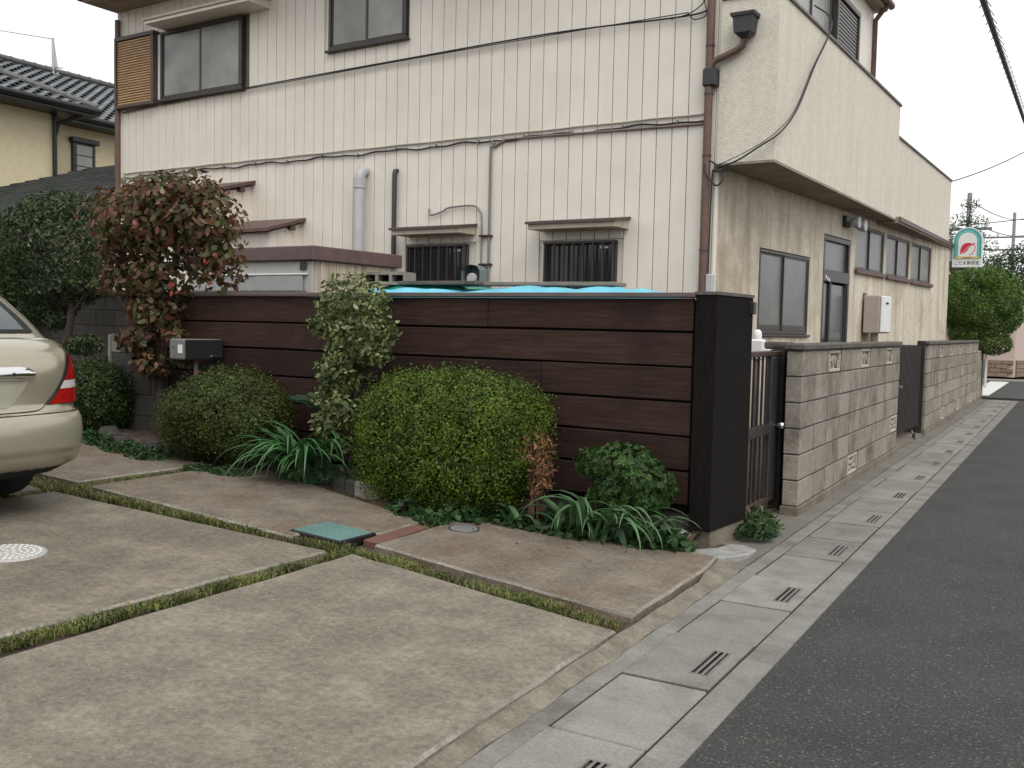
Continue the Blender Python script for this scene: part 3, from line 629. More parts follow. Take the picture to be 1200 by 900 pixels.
lp = thing('flood_lamp', 'pair of dusty outdoor lamps under the balcony above the door', 'lamp', HC, HR)
m_ = MB(); m_.T = SW; m_.bbox(4.25, 4.45, .0, .06, 2.86, 3.02); m_.build('back_plate', M_darkm, lp)
for k in (0, 1):
    m_ = MB(); m_.T = SW; m_.lathe([(.02, 0), (.06, .02), (.085, .08), (.08, .13)], 16, (4.33+k*.30, .09, 2.92-k*.02), 'y'); m_.build('bulb_head', M_lgrey, lp)
wh = thing('water_heater', 'beige wall mounted gas water heater on stucco wall right of door', 'water heater', HC, HR)
m_ = MB(); m_.T = SW; m_.bbox(5.32, 5.80, .03, .27, 1.36, 1.93, b=.015); m_.build('casing', mat('heater_beige', (.40, .35, .31), .5, .06), wh)
m_ = MB(); m_.T = SW; m_.bbox(5.325, 5.805, .271, .31, 1.37, 1.925, b=.015); m_.build('front_panel', M_white, wh)
m_ = MB(); m_.T = SW; m_.bbox(5.50, 5.62, .311, .318, 1.80, 1.83, b=.004); m_.build('exhaust_slot', M_black, wh)
m_ = MB(); m_.T = SW; m_.bbox(5.36, 5.42, 0, .05, 1.93, 1.97); m_.build('bracket', M_grey, wh)
m_ = MB(); m_.T = SW; m_.tube([(5.5, .15, .3), (5.5, .15, 1.36)], .05, 10); m_.tube([(5.62, .15, .3), (5.62, .15, 1.36)], .03, 10); m_.build('pipe_cover', mat('beige_pipe', (.28, .23, .19), .6), wh)
# --- white meter box on the side wall near the corner
gm = thing('gas_meter', 'small white gas meter with round cap seen above the brown gate', 'meter', (-2.24, 7.95, 0))
MB().bbox(-.07, .04, -.05, .05, 1.12, 1.285, b=.012).build('meter_body', M_white, gm); MB().lathe([(.034, 0), (.036, .02), (.032, .06), (.022, .075), (.012, .08)], 16, (-.02, 0, 1.285)).build('cap', M_white, gm)
MB().bbox(.04, .085, -.02, .02, 1.17, 1.21, b=.005).build('outlet', M_white, gm); MB().tube([(-.02, 0, 0), (-.02, 0, 1.12)], .03, 10).build('riser', M_grey, gm)
# drooping service cable over the balcony
dcb = MB(); dcb.tube(subpts((.35, 2.35, 5.4), (.74, 1.72, 4.96), (.76, 1.0, 4.28), (.77, .42, 3.72), (.74, -.02, 3.40), (.56, -.13, 3.25), (.32, -.13, 3.12), (.10, -.10, 3.07), n=10), .010, 6).build('service_cable', M_wire, house)
dcb = MB(); dcb.tube(subpts((.35, 2.35, 5.4), (.74, 1.72, 4.97), (.76, .9, 4.22), (.78, .3, 3.68), (.70, -.08, 3.38), (.45, -.13, 3.22), (.10, -.10, 3.09), n=10), .005, 6).build('service_cable', M_wire, house)
MB().tube(subpts((.10, -.09, 3.09), (.0, -.09, 3.15), (-.03, -.13, 3.05), (.10, -.12, 2.88), (.17, -.10, 2.97), (.08, -.09, 3.04), (.03, -.06, 2.9), (.02, -.06, 1.6), n=8), .010, 6).build('cable_loop', M_wire, house)
MB().bbox(.06, .16, -.10, -.03, 3.03, 3.10).build('cable_anchor', M_darkm, house)
MB().bbox(.01, .09, -.10, -.03, 1.75, 1.95, b=.01).build('junction_box', M_lgrey, house)

# ================================================================== FENCE, WALLS, GATES
FC = (-2.03, 5.80, 0)
fence = thing('board_fence', 'dark brown horizontal board fence with black corner post behind the shrubs', 'fence', FC, HR)
zt = 1.545; pitch_ = .2165
for k in range(6):
    x = -5.6 if k % 2 else -5.3; z1 = zt-k*pitch_; z0 = z1-.202
    joints = [[-5.55, -1.55, -.02], [-5.55, -3.30, -.02], [-5.55, -1.10, -.02], [-5.55, -3.70, -.02], [-5.55, -2.0, -.02], [-5.55, -4.1, -.02]][k]
    for j in range(len(joints)-1):
        dy = random.uniform(-.003, .003)
        MB().bbox(joints[j]+.0015, joints[j+1]-.0015, dy, .03+dy, z0+random.uniform(-.002,.002), z1+random.uniform(-.002,.002), b=.004).build('plank', M_planks, fence)
MB().bbox(-5.58, -.001, -.045, .12, zt+.004, zt+.034, b=.004).build('cap_board', M_cap, fence)
for x in (-5.5, -4.2, -2.9, -1.6, -.82): MB().bbox(x-.045, x+.045, .052, .12, 0, zt, b=.004).build('post', M_postw, fence)
MB().box(-5.55, -.02, .036, .05, .2, zt-.01).build('backing_panel', M_postw, fence)
MB().box(-5.55, -.02, .06, .14, -.1, .20).build('footing', M_bcap, fence)
MB().prism([(.0, -.02), (.14, -.03), (.165, .55), (.0, .55)], .115, 1.565, b=.006).build('corner_post', M_postw, fence)
MB().prism([(-.006, -.026), (.146, -.036), (.171, .556), (-.006, .556)], 1.5655, 1.585).build('post_cap', M_bcap, fence)
MB().prism([(.015, -.0), (.135, -.005), (.155, .54), (.015, .54)], -.1, .114).build('post_footing', M_foot, fence)
MB().bbox(.15, .19, .50, .55, 1.46, 1.54, b=.005).build('latch_bracket', M_darkm, fence)

def vent_mesh(w_, h_, t_, kind):
    m = MB(); e = .028
    m.bbox(0, w_, 0, t_, 0, e); m.bbox(0, w_, 0, t_, h_-e, h_); m.bbox(0, e, 0, t_, e, h_-e); m.bbox(w_-e, w_, 0, t_, e, h_-e)
    c = w_/2
    def bar(x0, z0, x1, z1, r=.013):
        d = Vector((x1-x0, 0, z1-z0)); nn = Vector((-d.z, 0, d.x)).normalized()*r
        p = [Vector((x0,0,z0))-nn, Vector((x1,0,z1))-nn, Vector((x1,0,z1))+nn, Vector((x0,0,z0))+nn]
        m._add([(v.x, .012, v.z) for v in p]+[(v.x, t_-.012, v.z) for v in p], [(0,1,2,3),(7,6,5,4)]+[(i, 4+i, 4+(i+1) % 4, (i+1) % 4) for i in range(4)])
    if kind == 0:
        bar(c, e, c, h_-e, .018); bar(e, e, c, h_-e); bar(w_-e, e, c, h_-e); bar(e, h_*.45, w_-e, h_*.45, .010)
    else:
        bar(c, e, c, h_*.55, .018); bar(c, h_*.5, e, h_-e, .016); bar(c, h_*.5, w_-e, h_-e, .016); bar(e, h_*.35, c, h_*.35, .012); bar(c, h_*.35, w_-e, h_*.35, .012)
    return m
def block_wall(name, label, y0, y1, n, vents, hgt=6, foot=.07, z_cap=1.216, x0=-1.835, x1=-1.72, group=None):
    wall = thing(name, label, 'wall', (0, 0, 0))
    ph = (y1-y0)/n; ch = (z_cap-foot)/hgt
    MB().bbox(x0-.01, x1+.012, y0-.01, y1, -.15, foot-.001, b=.006).build('footing', M_foot, wall)
    mv = {}
    MB_c = MB(); 
    for r in range(hgt):
        for k in range(n):
            z0 = foot+r*ch; a0 = y0+k*ph
            if (r, k) in vents:
                kind = vents[(r, k)]; m = vent_mesh(ph*.92, ch-.01, x1-x0, kind)
                m2 = MB(); m2.v = [(x1-.002-v[1], a0+ph*.04+v[0], z0+.004+v[2]) for v in m.v]; m2.f = m.f; m2.sm = m.sm; m2.build('vent_block', M_vent, wall); continue
            MB().bbox(x0+random.uniform(-.002,.002), x1+random.uniform(-.0025,.0025), a0+.0095, a0+ph-.0095, z0+.0045, z0+ch-.0045, b=.005).build('block', M_block, wall)
    # mortar between the blocks, left out behind the pierced ones
    for r in range(hgt):
        ks = sorted(k for (rr, k) in vents if rr == r); s = 0; runs = []
        for k in ks+[n]:
            if k > s: runs.append((s, k))
            s = k+1
        for s0, s1 in runs: MB().box(x0+.008, x1-.004, y0+s0*ph+(.018 if s0 == 0 else .006), y0+s1*ph-.014, foot+r*ch, foot+(r+1)*ch).build('mortar_core', M_joint, wall)
    k = y0-.015
    while k < y1:
        e = min(k+.61, y1+.01); MB().bbox(x0-.02, x1+.022, k, e-.004, z_cap+.001, z_cap+.054+random.uniform(-.002,.002), b=.012).build('coping_block', M_bcap, wall); k = e
    return wall
w1 = block_wall('block_wall', 'weathered concrete block wall with pierced vent blocks beside the brown bar gate', 7.23, 11.80, 10, {(5,2):0,(5,5):0,(5,8):0,(0,4):1,(1,9):1})
for r in range(6): MB().bbox(-2.02, -1.845, 7.46, 7.58, .07+r*.191+.003, .07+(r+1)*.191-.003).build('block', M_block, w1)
MB().bbox(-2.06, -1.87, 7.43, 7.61, 1.218, 1.275, b=.012).build('coping_block', M_bcap, w1)
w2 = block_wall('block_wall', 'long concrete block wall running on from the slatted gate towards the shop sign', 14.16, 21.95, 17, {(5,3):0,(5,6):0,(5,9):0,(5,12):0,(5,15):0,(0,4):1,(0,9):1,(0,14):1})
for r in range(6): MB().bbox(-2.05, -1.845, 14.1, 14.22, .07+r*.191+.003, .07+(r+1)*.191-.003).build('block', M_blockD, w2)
w3 = thing('block_wall', 'low plain end of block wall under the bright green tree', 'wall')
for r in range(5):
    for k in range(4): MB().bbox(-1.86, -1.75, 21.97+k*.5+.004, 22.46+k*.5, .05+r*.2, .247+r*.2).build('block', M_block, w3)
MB().box(-1.85, -1.76, 21.97, 23.95, -.1, 1.04).build('mortar_core', M_foot, w3)
MB().bbox(-1.70, -1.66, 23.4, 23.7, .25, 1.2, b=.01).build('sign_panel', M_white, w3)

g1 = thing('bar_gate', 'rusty brown steel bar gate between the black post and block wall', 'gate', (-1.93, 6.40, 0))
MB().bbox(-.02, .02, .05, .98, 1.17, 1.21).build('top_rail', M_rust, g1); MB().bbox(-.02, .02, .05, .98, .10, .14).build('bottom_rail', M_rust, g1); MB().bbox(-.018, .018, .05, .98, .60, .68).build('middle_rail', M_gate, g1)
bm = MB(); bm.bbox(-.008, .008, -.009, .009, .14, 1.17, b=.003); bm = bm.mesh('bar'); bm.materials.append(M_gate)
for k in range(6): inst('bar', bm, g1, Matrix.Translation((0, .13+k*.105, 0)))
MB().bbox(-.02, .02, .05, .085, .14, 1.17).build('stile', M_gate, g1); MB().bbox(-.022, .022, .72, .96, .14, 1.168).build('lock_panel', M_darkm, g1)
MB().bbox(-.045, .045, .975, 1.055, 0, 1.25).build('gate_post', M_gate, g1); MB().lathe([(.008, .02), (.012, .04), (.028, .05), (.028, .085), (.02, .09)], 14, (0, .86, .66), 'x').build('knob', M_chrome, g1)
g2 = thing('slatted_gate', 'dark brown close slatted gate on a castor in the gap of the block walls', 'gate', (-1.80, 11.86, 0))
bm = MB(); bm.bbox(-.02, .012, -.017, .017, .14, 1.2, b=.004); bm = bm.mesh('slat'); bm.materials.append(M_gate)
for k in range(22): inst('slat', bm, g2, Matrix.Translation((0, .10+k*.098, .02*math.sin(k/21*math.pi))))
for z in (.2, .7, 1.1): MB().bbox(-.035, -.013, .05, 2.24, z, z+.05).build('rail', M_postw, g2)
MB().bbox(-.05, .05, 2.24, 2.295, 0, 1.27).build('gate_post', M_gate, g2); MB().tube([(.02, 1.55, .12), (.05, 1.55, .08)], .012, 8).build('castor_stem', M_grey, g2); MB().lathe([(.045, -.015), (.045, .015)], 14, (.05, 1.55, .05), 'x').build('castor', M_tyre, g2)
MB().bbox(.012, .05, .35, .42, .72, .75, b=.004).build('latch', M_grey, g2)
MB().bbox(-.036, -.0355+.003, .06, 2.23, .2, 1.12, b=.001).build('back_sheet', M_postw, g2)
MB().box(-.3, .06, .0, 2.3, -.1, .035).build('threshold', M_foot, g2)

# block pillar at the left end of the fence and the old boundary wall behind the car
pl_ = thing('block_pillar', 'short dark concrete block pillar at the end of the board fence', 'pillar', FC, HR)
for r in range(5):
    z0 = .28+r*.187
    if r == 4: MB().bbox(-5.70, -5.58, -.06, .10, z0, 1.20).build('block', M_block, pl_); continue
    cs = [-5.70, -5.32, -4.97] if r % 2 else [-5.70, -5.52, -5.13, -4.97]
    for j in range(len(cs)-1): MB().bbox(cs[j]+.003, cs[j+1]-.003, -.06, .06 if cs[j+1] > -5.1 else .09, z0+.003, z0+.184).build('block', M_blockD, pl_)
MB().box(-5.69, -4.98, -.05, .05, .1, 1.02).build('mortar_core', M_bcap, pl_)
MB().bbox(-5.735, -5.705, -.075, .11, .25, 1.19, b=.01).build('end_slab', mat('pale_block', (.30, .29, .275), .9, .15, 10, .5, 80, streak=.4), pl_)
bw = thing('block_wall', 'dark stained concrete block boundary wall behind the parked car', 'wall', FC, HR)
for r in range(7):
    z0 = .28+r*.192; off = .2 if r % 2 else 0
    for k in range(24):
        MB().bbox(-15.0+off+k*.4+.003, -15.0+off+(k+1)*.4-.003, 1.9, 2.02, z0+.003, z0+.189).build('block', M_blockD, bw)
MB().box(-14.9, -5.6, 1.91, 2.01, .1, 1.62).build('mortar_core', M_bcap, bw)
for k in range(16): MB().bbox(-15+k*.61, -15+k*.61+.606, 1.88, 2.04, 1.626, 1.68, b=.01).build('coping_block', M_bcap, bw)

# ================================================================== BEHIND THE FENCE
sh = thing('storage_shed', 'grey steel garden shed with brown roof rim and rust stained side', 'shed', FC, HR)
MB().bbox(-7.15, -5.16, 2.03, 3.38, .1, 2.0).build('body', M_shedS, sh)
MB().bbox(-7.15, -5.165, 1.985, 2.026, .1, 2.0).build('front_frame', M_shed, sh)
MB().bbox(-7.22, -5.10, 1.93, 3.42, 2.001, 2.155, b=.01).build('roof', M_shedR, sh)
for a0, a1, y0 in ((-6.72, -5.98, 1.965), (-5.99, -5.28, 1.955)): MB().bbox(a0, a1, y0, y0+.018, .15, 1.84, b=.004).build('door', M_shedD, sh)
fr_ = MB(); fr_.bbox(-6.78, -5.22, 1.95, 1.984, 1.845, 1.865); fr_.build('door_track', M_white, sh)
MB().bbox(-5.33, -5.24, 1.962, 1.984, 1.90, 1.985).build('label_plate', M_darkm, sh)
for k in range(5): MB().bbox(-5.158, -5.150, 2.1+k*.25, 2.13+k*.25, .1, 1.99).build('side_rib', M_shedS, sh)

def sheet(name, x0, x1, y0, y1, ztop, zlow, amp, m, label, parent=None, seed=0., nx=60, ny=22):
    pv = []
    for i in range(nx+1):
        for j in range(ny+1):
            u_, v_ = i/nx, j/ny; x = x0+(x1-x0)*u_; y_ = y0+(y1-y0)*v_
            e = min(u_*(x1-x0), (1-u_)*(x1-x0), v_*(y1-y0), (1-v_)*(y1-y0)); z = ztop+amp*(math.sin(x*7+seed)+math.sin(y_*11+x*3+seed)+.6*math.sin(x*19-y_*13))
            if e < .10: z = z-(ztop-zlow)*(1-e/.10)**1.0
            pv.append((x, y_, z))
    mm = MB(); mm._add(pv, [(i*(ny+1)+j, (i+1)*(ny+1)+j, (i+1)*(ny+1)+j+1, i*(ny+1)+j+1) for i in range(nx) for j in range(ny)], True)
    o = mm.build(name, m, parent); o.location = FC; o.rotation_euler = HR; tag(o, label, 'tarp'); return o
sheet('tarp', -3.15, -.62, .30, 1.35, 1.625, 1.50, .011, M_blue, 'light blue tarpaulin over a pile behind the board fence')
tag(MB().bbox(-3.08, -.70, .38, 1.28, .05, 1.55).build('covered_pile', M_bcap), 'dark pile of stored timber under the blue tarpaulin', 'pile').location = FC
sheet('tarp', -3.10, -2.15, .50, 1.25, 1.665, 1.60, .010, M_green, 'green plastic sheet lying on the blue tarpaulin', seed=2.)
for k, (x0, x1, yy, z, a) in enumerate(((-2.42, -.82, .70, 1.648, .03), (-2.75, -1.95, .45, 1.652, -.05))):
    o = MB().bbox(x0, x1, -.09, .09, 0, .028, b=.004).build('wooden_board', M_wood if k == 0 else M_bcap); o.location = Vector(FC)+Vector((0, yy, z)); o.rotation_euler = (0, .004, -R(2.8)+a)
    tag(o, ('long weathered grey board lying on the blue tarpaulin', 'short dark board lying on the green sheet')[k], 'board')
cb = thing('hollow_block', 'grey hollow concrete block lying on the green sheet above the fence', 'concrete block', Vector(FC)+Vector((-2.93, .62+.14, 1.665)), (0, 0, -R(2.8)+.25))
m_ = MB(); m_.T = Matrix(((1,0,0,0),(0,-1,0,0),(0,0,1,0),(0,0,0,1)))
m_.holed(-.2, .2, 0, .105, [(-.175, -.075, .025, .08), (-.05, .05, .025, .08), (.075, .175, .025, .08)], .1, .12)
m_.T = Matrix.Identity(4); m_._add([(-.2,-.1,0),(.2,-.1,0),(.2,.1,0),(-.2,.1,0),(-.2,-.1,.105),(.2,-.1,.105),(.2,.1,.105),(-.2,.1,.105)], [(4,5,6,7),(1,2,6,5),(2,3,7,6),(3,0,4,7),(3,2,1,0)]); m_.build('shell', M_block, cb)
m_ = MB()
for c in (-.125, 0, .125): m_.box(c-.05, c+.05, -.0, .02, .025, .08)
m_.build('core', M_black, cb)

# ================================================================== SMALL THINGS ON THE DRIVEWAY
mbx = thing('mailbox', 'grey metal mailbox on a thin post in front of the board fence', 'mailbox', Matrix.Translation(FC) @ Matrix.Rotation(-R(2.8), 4, 'Z') @ Vector((-4.32, -.23, 0)), (0, 0, R(84)))
MB().bbox(-.19, .19, -.10, .10, 1.015, 1.185, b=.012).build('box', mat('mailbox_grey', (.15, .15, .145), .5, .12, 10), mbx)
MB().bbox(-.185, .185, -.112, -.101, 1.02, 1.18, b=.004).build('flap', mat('mailbox_dark', (.022, .022, .023), .35), mbx)
MB().bbox(.06, .16, -.122, -.113, 1.035, 1.05, b=.003).build('handle', M_chrome, mbx)
MB().box(-.1925, -.1905, -.08, -.02, 1.07, 1.14).build('sticker', M_white, mbx)
MB().lathe([(.018, -.006), (.018, 0)], 12, (-.1905, .05, 1.13), 'x').build('lock', M_grey, mbx)
MB().tube([(0, 0, .15), (0, 0, 1.015)], .018, 10).build('post', M_grey, mbx)

th = math.atan(K)
hc = thing('inspection_cover', 'square green patterned inspection cover set in the joint between slabs', 'cover', (-3.67, 4.36, dz(-3.67)+.004), (0, th, -R(3)))
hc.scale = (.80, .76, 1)
MB().bbox(-.245, .245, -.20, .20, -.04, .004, b=.004).build('frame', M_gutterB, hc)
m_ = MB(); m_.bbox(-.222, .222, -.178, .178, -.02, .009, b=.003); m_.build('lid', M_teal, hc)
m_ = MB()
for i in range(13):
    for j in range(10):
        if (i+j) % 2: m_.bbox(-.21+i*.0335, -.21+i*.0335+.022, -.166+j*.0345, -.166+j*.0345+.012, .0092, .0118, b=.001)
        else: m_.bbox(-.21+i*.0335+.004, -.21+i*.0335+.016, -.166+j*.0345-.003, -.166+j*.0345+.020, .0092, .0118, b=.001)
m_.build('tread_pattern', M_teal, hc)
tb = tag(MB().bbox(-.055, .055, -.26, .26, -.05, .004, b=.006).build('terracotta_strip', M_terra), 'narrow terracotta paver in the joint beside the green cover', 'paver'); tb.location = (-3.405, 4.62, dz(-3.4)-.006); tb.rotation_euler = (0, th, .04)
mhc = thing('manhole_cover', 'round pale iron manhole cover in the slab behind the car', 'manhole cover', (-4.52, 2.93, dz(-4.52)+.001), (0, th, 0))
MB().lathe([(.17, -.03), (.17, .004), (.155, .006), (.0001, .006)], 40).build('lid', M_iron, mhc)
m_ = MB()
for ring in range(5):
    nn_ = max(4, ring*8); r_ = .022+ring*.029
    for k in range(nn_):
        a_ = 2*math.pi*k/nn_; m_.bbox(r_*math.cos(a_)-.008, r_*math.cos(a_)+.008, r_*math.sin(a_)-.0055, r_*math.sin(a_)+.0055, .0062, .0095, b=.001)
m_.build('tread_pattern', M_white, mhc)
rl = thing('round_lid', 'small round grey lid flush in the slab near the bed', 'lid', (-3.17, 4.98, dz(-3.17)+.002), (0, th, 0))
MB().lathe([(.085, -.02), (.085, .003), (.078, .004), (.0001, .004)], 28).build('lid', M_grey, rl); MB().lathe([(.095, -.02), (.095, .002), (.0855, .002), (.0855, -.02)], 28).build('rim', M_darkm, rl)
# edging blocks along the bed
ed = [(-5.35, 5.62), (-5.2, 5.60), (-5.05, 5.57), (-4.9, 5.54), (-4.75, 5.50), (-4.6, 5.45), (-4.47, 5.40), (-4.34, 5.37), (-4.22, 5.33), (-4.10, 5.31)]
for k, (x, y_) in enumerate(ed):
    o = MB().bbox(-.058, .058, -.04, .04, -.05, .10+random.uniform(-.01,.02), b=.012).build('edging_block', M_blockD if k < 8 else M_block); o.location = (x, y_, dz(x)-.01); o.rotation_euler = (0, 0, random.uniform(-.15,.05)-.15)
    tag(o, 'small upright grey edging block along the bed between the box shrubs', 'edging block', 'edging blocks of the planting bed')
for k, (x, y_, s) in enumerate([(-7.1, 5.55, .9), (-6.95, 5.5, 1.1), (-6.72, 5.5, .8), (-6.5, 5.47, 1.), (-6.3, 5.5, .9), (-6.1, 5.46, 1.), (-7.3, 5.66, 1.2)]):
    m_ = MB(); m_.lathe([(.05*s, -.05), (.085*s, 0), (.09*s, .05), (.055*s, .085*s)], 9, ax='z'); m_.v = [(v[0]*random.uniform(.9,1.1), v[1]*random.uniform(.6,1.), v[2]) for v in m_.v]
    o = m_.build('edging_stone', M_blockD); o.location = (x, y_, dz(x)-.005); o.rotation_euler = (0, 0, random.uniform(0, 3)); tag(o, 'rough dark edging stone among ground cover near the block pillar', 'stone', 'rough edging stones')
gb = tag(MB().bbox(-.07, .07, -.15, .15, 0, .07, b=.008).build('granite_block', M_stone), 'speckled grey granite block lying at the foot of the black post', 'stone block'); gb.location = (-2.13, 5.62, .05); gb.rotation_euler = (0, .05, -.75)
ws = MB(); ws.lathe([(.02, -.02), (.055, .0), (.05, .03), (.02, .05)], 8); ws.v = [(v[0]*random.uniform(.7,1.2), v[1]*random.uniform(.6,1.1), v[2]) for v in ws.v]; ws = ws.build('pale_stone', M_apron); ws.location = (-1.97, 5.50, .035); ws.scale = (.7, .7, .7); tag(ws, 'pale broken lump of mortar by the foot of the black post', 'stone')

# ================================================================== PLANTS IN THE BED
FM = Matrix.Translation(FC) @ Matrix.Rotation(-R(2.8), 4, 'Z')
def fpt(x, y, z=None):
    p = FM @ Vector((x, y, 0)); return Vector((p.x, p.y, dz(p.x)-.0 if z is None else z))
def shrub(name, label, cat, base, blobs, n, leaf, mat_, shell=.16, lump=.07, lf=9., seed=1., flat=.02, stems=(), out=.5, asp=.55, droop=0., group=None, extra=None, clump=0., six=False):
    """blobs and stems are local to the base"""
    t = thing(name, label, cat, base, (0, 0, 0), group)
    P, Nn = blob_points(blobs, n, shell, lump, lf, seed, flat)
    lfn = leaves6 if six else leaves
    Q = lfn(P, Nn, np.full(len(P), leaf), np.full(len(P), leaf*asp), out, droop)
    if clump:
        m_c = 14; Pc, Nc = blob_points(blobs, n//m_c, .14, lump, lf, seed, flat); k_ = np.repeat(np.arange(len(Pc)), m_c)
        Pk = Pc[k_]+rng.normal(0, clump, (len(k_), 3))+Nc[k_]*np.abs(rng.normal(0, clump*.8, (len(k_), 1))); Nk = unit(Nc[k_]+(Pk-Pc[k_])/clump*.35)
        Q = leaves(Pk, Nk, np.full(len(Pk), leaf), np.full(len(Pk), leaf*asp), out, droop)
    P2, N2 = blob_points(blobs, int(n*(.12 if six else .4)), .38, .05, lf, seed+1, flat, .3); Q = np.concatenate([Q, lfn(P2, N2, np.full(len(P2), leaf*1.5), np.full(len(P2), leaf*asp*1.6), out)])
    if extra is not None: Q = np.concatenate([Q, extra])
    quads('foliage', Q, mat_, t, 'stuff')
    for s in stems:
        MB().tube([Vector(p) for p in s[0]], s[1], 7).build('stem', M_trunk, t)
    return t
def tuft(blobs, n, leaf, asp, r):
    """stray twigs standing proud of a clipped surface"""
    P, Nn = blob_points(blobs, n, .01, .02, 9., 2.); o = []
    for k in range(6):
        o.append(leaves(P+Nn*r*(k/5.), Nn, np.full(len(P), leaf), np.full(len(P), leaf*asp), .7))
    return np.concatenate(o)
G_big = leafmat('box_leaf_bright', [(.036,.072,.008), (.075,.128,.012), (.16,.22,.024), (.05,.098,.01), (.115,.175,.02), (.055,.075,.016)], .45, .3)
G_box = leafmat('box_leaf_olive', [(.028,.046,.010), (.052,.074,.014), (.10,.12,.024), (.036,.058,.012), (.08,.098,.02)], .5, .25)
G_sml = leafmat('box_leaf_dark', [(.018,.034,.008), (.035,.06,.012), (.05,.075,.015)], .5, .25)
G_var = leafmat('variegated_leaf', [(.04,.07,.018), (.09,.125,.035), (.22,.25,.10), (.06,.095,.025), (.33,.34,.17), (.055,.08,.022), (.12,.15,.045)], .45, .25)
G_ivy = leafmat('ivy_leaf', [(.016,.045,.011), (.035,.085,.018), (.075,.145,.03), (.025,.06,.016)], .45, .25)
G_iris = leafmat('strap_leaf', [(.035,.10,.035), (.05,.14,.045), (.075,.165,.06)], .4, .2, .5)
G_iris2 = leafmat('iris_leaf', [(.05,.115,.05), (.075,.15,.065), (.10,.18,.08)], .45, .2, .45)
G_dead = leafmat('dead_leaf', [(.20,.085,.04), (.30,.13,.06), (.36,.19,.10), (.13,.06,.035)], .8, .2)
G_fern = leafmat('fern_leaf', [(.022,.055,.022), (.035,.08,.032)], .5, .25)
G_cover = leafmat('ground_cover_leaf', [(.02,.05,.018), (.035,.085,.025), (.055,.105,.035)], .5, .25)
G_red = leafmat('dogwood_leaf', [(.12,.036,.026), (.16,.07,.042), (.05,.066,.018), (.22,.10,.065), (.042,.068,.016), (.12,.10,.042), (.07,.088,.024), (.15,.048,.034), (.23,.15,.10), (.055,.08,.02), (.09,.03,.022)], .5, .3)
G_hot = leafmat('scarlet_leaf', [(.42,.04,.035), (.34,.05,.04), (.30,.10,.07)], .5, .3)
G_dark = leafmat('evergreen_leaf', [(.018,.034,.013), (.035,.058,.019), (.06,.085,.028), (.024,.044,.015)], .45, .2)

# big clipped box, two lobes grown together
B0 = fpt(-1.56, -.40); bl = [((-.36, 0, .44), (.33, .36, .44)), ((-.08, .02, .50), (.40, .38, .42)), ((.24, 0, .51), (.38, .36, .40)), ((.46, .02, .44), (.25, .30, .34)), ((-.44, -.02, .26), (.24, .30, .30)), ((.02, -.05, .30), (.58, .36, .32)), ((.16, -.02, .72), (.28, .25, .17)), ((-.30, 0, .68), (.24, .24, .18)), ((-.44, 0, .56), (.22, .28, .24)), ((.44, 0, .64), (.25, .28, .22))]
shrub('box_shrub', 'large bright green clipped box shrub, widest in front of the board fence', 'shrub', B0, bl, 84000, .0185, G_big, .10, .055, 13., 1., .03, [([(-.2, .05, 0), (-.25, .02, .5)], .025), ([(.2, .05, 0), (.3, .02, .5)], .025)], extra=tuft(bl, 700, .02, .55, .05), asp=.6, clump=.026)
B1 = fpt(-3.72, -.42); bl1 = [((0, 0, .36), (.50, .42, .33)), ((-.29, -.02, .30), (.27, .34, .30)), ((.28, 0, .31), (.27, .34, .31)), ((.02, .02, .50), (.38, .32, .23)), ((-.2, .0, .46), (.22, .25, .18))]
shrub('box_shrub', 'low rounded olive green clipped box shrub under the mailbox', 'shrub', B1, bl1, 56000, .0185, G_box, .10, .05, 13., 3., .05, [([(0, .05, 0), (.05, .02, .4)], .025)], extra=tuft(bl1, 450, .02, .55, .05), asp=.6, clump=.026)
B2 = fpt(-5.62, -.30); bl2 = [((0, 0, .36), (.33, .32, .29)), ((-.12, .05, .30), (.3, .32, .30)), ((.10, -.02, .22), (.24, .28, .22))]
shrub('box_shrub', 'small dark clipped shrub between the car tail and the block pillar', 'shrub', B2, bl2, 20000, .024, G_sml, .12, .04, 11., 5., .05, [([(0, .05, 0), (.05, .02, .4)], .02)], extra=tuft(bl2, 250, .02, .55, .05), asp=.6, clump=.026)
# variegated shrub, irregular storeys
B3 = fpt(-2.50, -.36)
blv = [((.05, 0, 1.34), (.34, .28, .26)), ((.16, .02, 1.17), (.30, .26, .18)), ((-.22, 0, 1.21), (.24, .2, .13)), ((.0, 0, 1.0), (.22, .2, .15)), ((-.08, 0, .84), (.26, .22, .16)), ((-.14, -.02, .66), (.20, .2, .13)), ((-.02, 0, .55), (.2, .18, .13)), ((-.18, -.04, .46), (.16, .16, .12)), ((-.08, -.05, .32), (.13, .14, .10)), ((.26, 0, 1.02), (.16, .16, .13))]
blv = [((c[0]*.80, c[1], c[2]*.955), (r[0]*.80, r[1]*.9, r[2]*.92)) for c, r in blv]
shrub('variegated_shrub', 'tall variegated yellow green shrub standing between two clipped box shrubs', 'shrub', B3, blv, 6200, .040, G_var, .30, .12, 14., 2., .1,
      six=True, stems=[([(-.05, .02, 0), (-.08, .02, .5), (0, .02, 1.0), (.05, 0, 1.35)], .014), ([(-.02, .02, 0), (.02, .03, .6), (.12, .02, 1.15)], .011), ([(-.08, 0, .3), (-.2, 0, .65), (-.18, 0, 1.15)], .008)], out=.6, asp=.55)
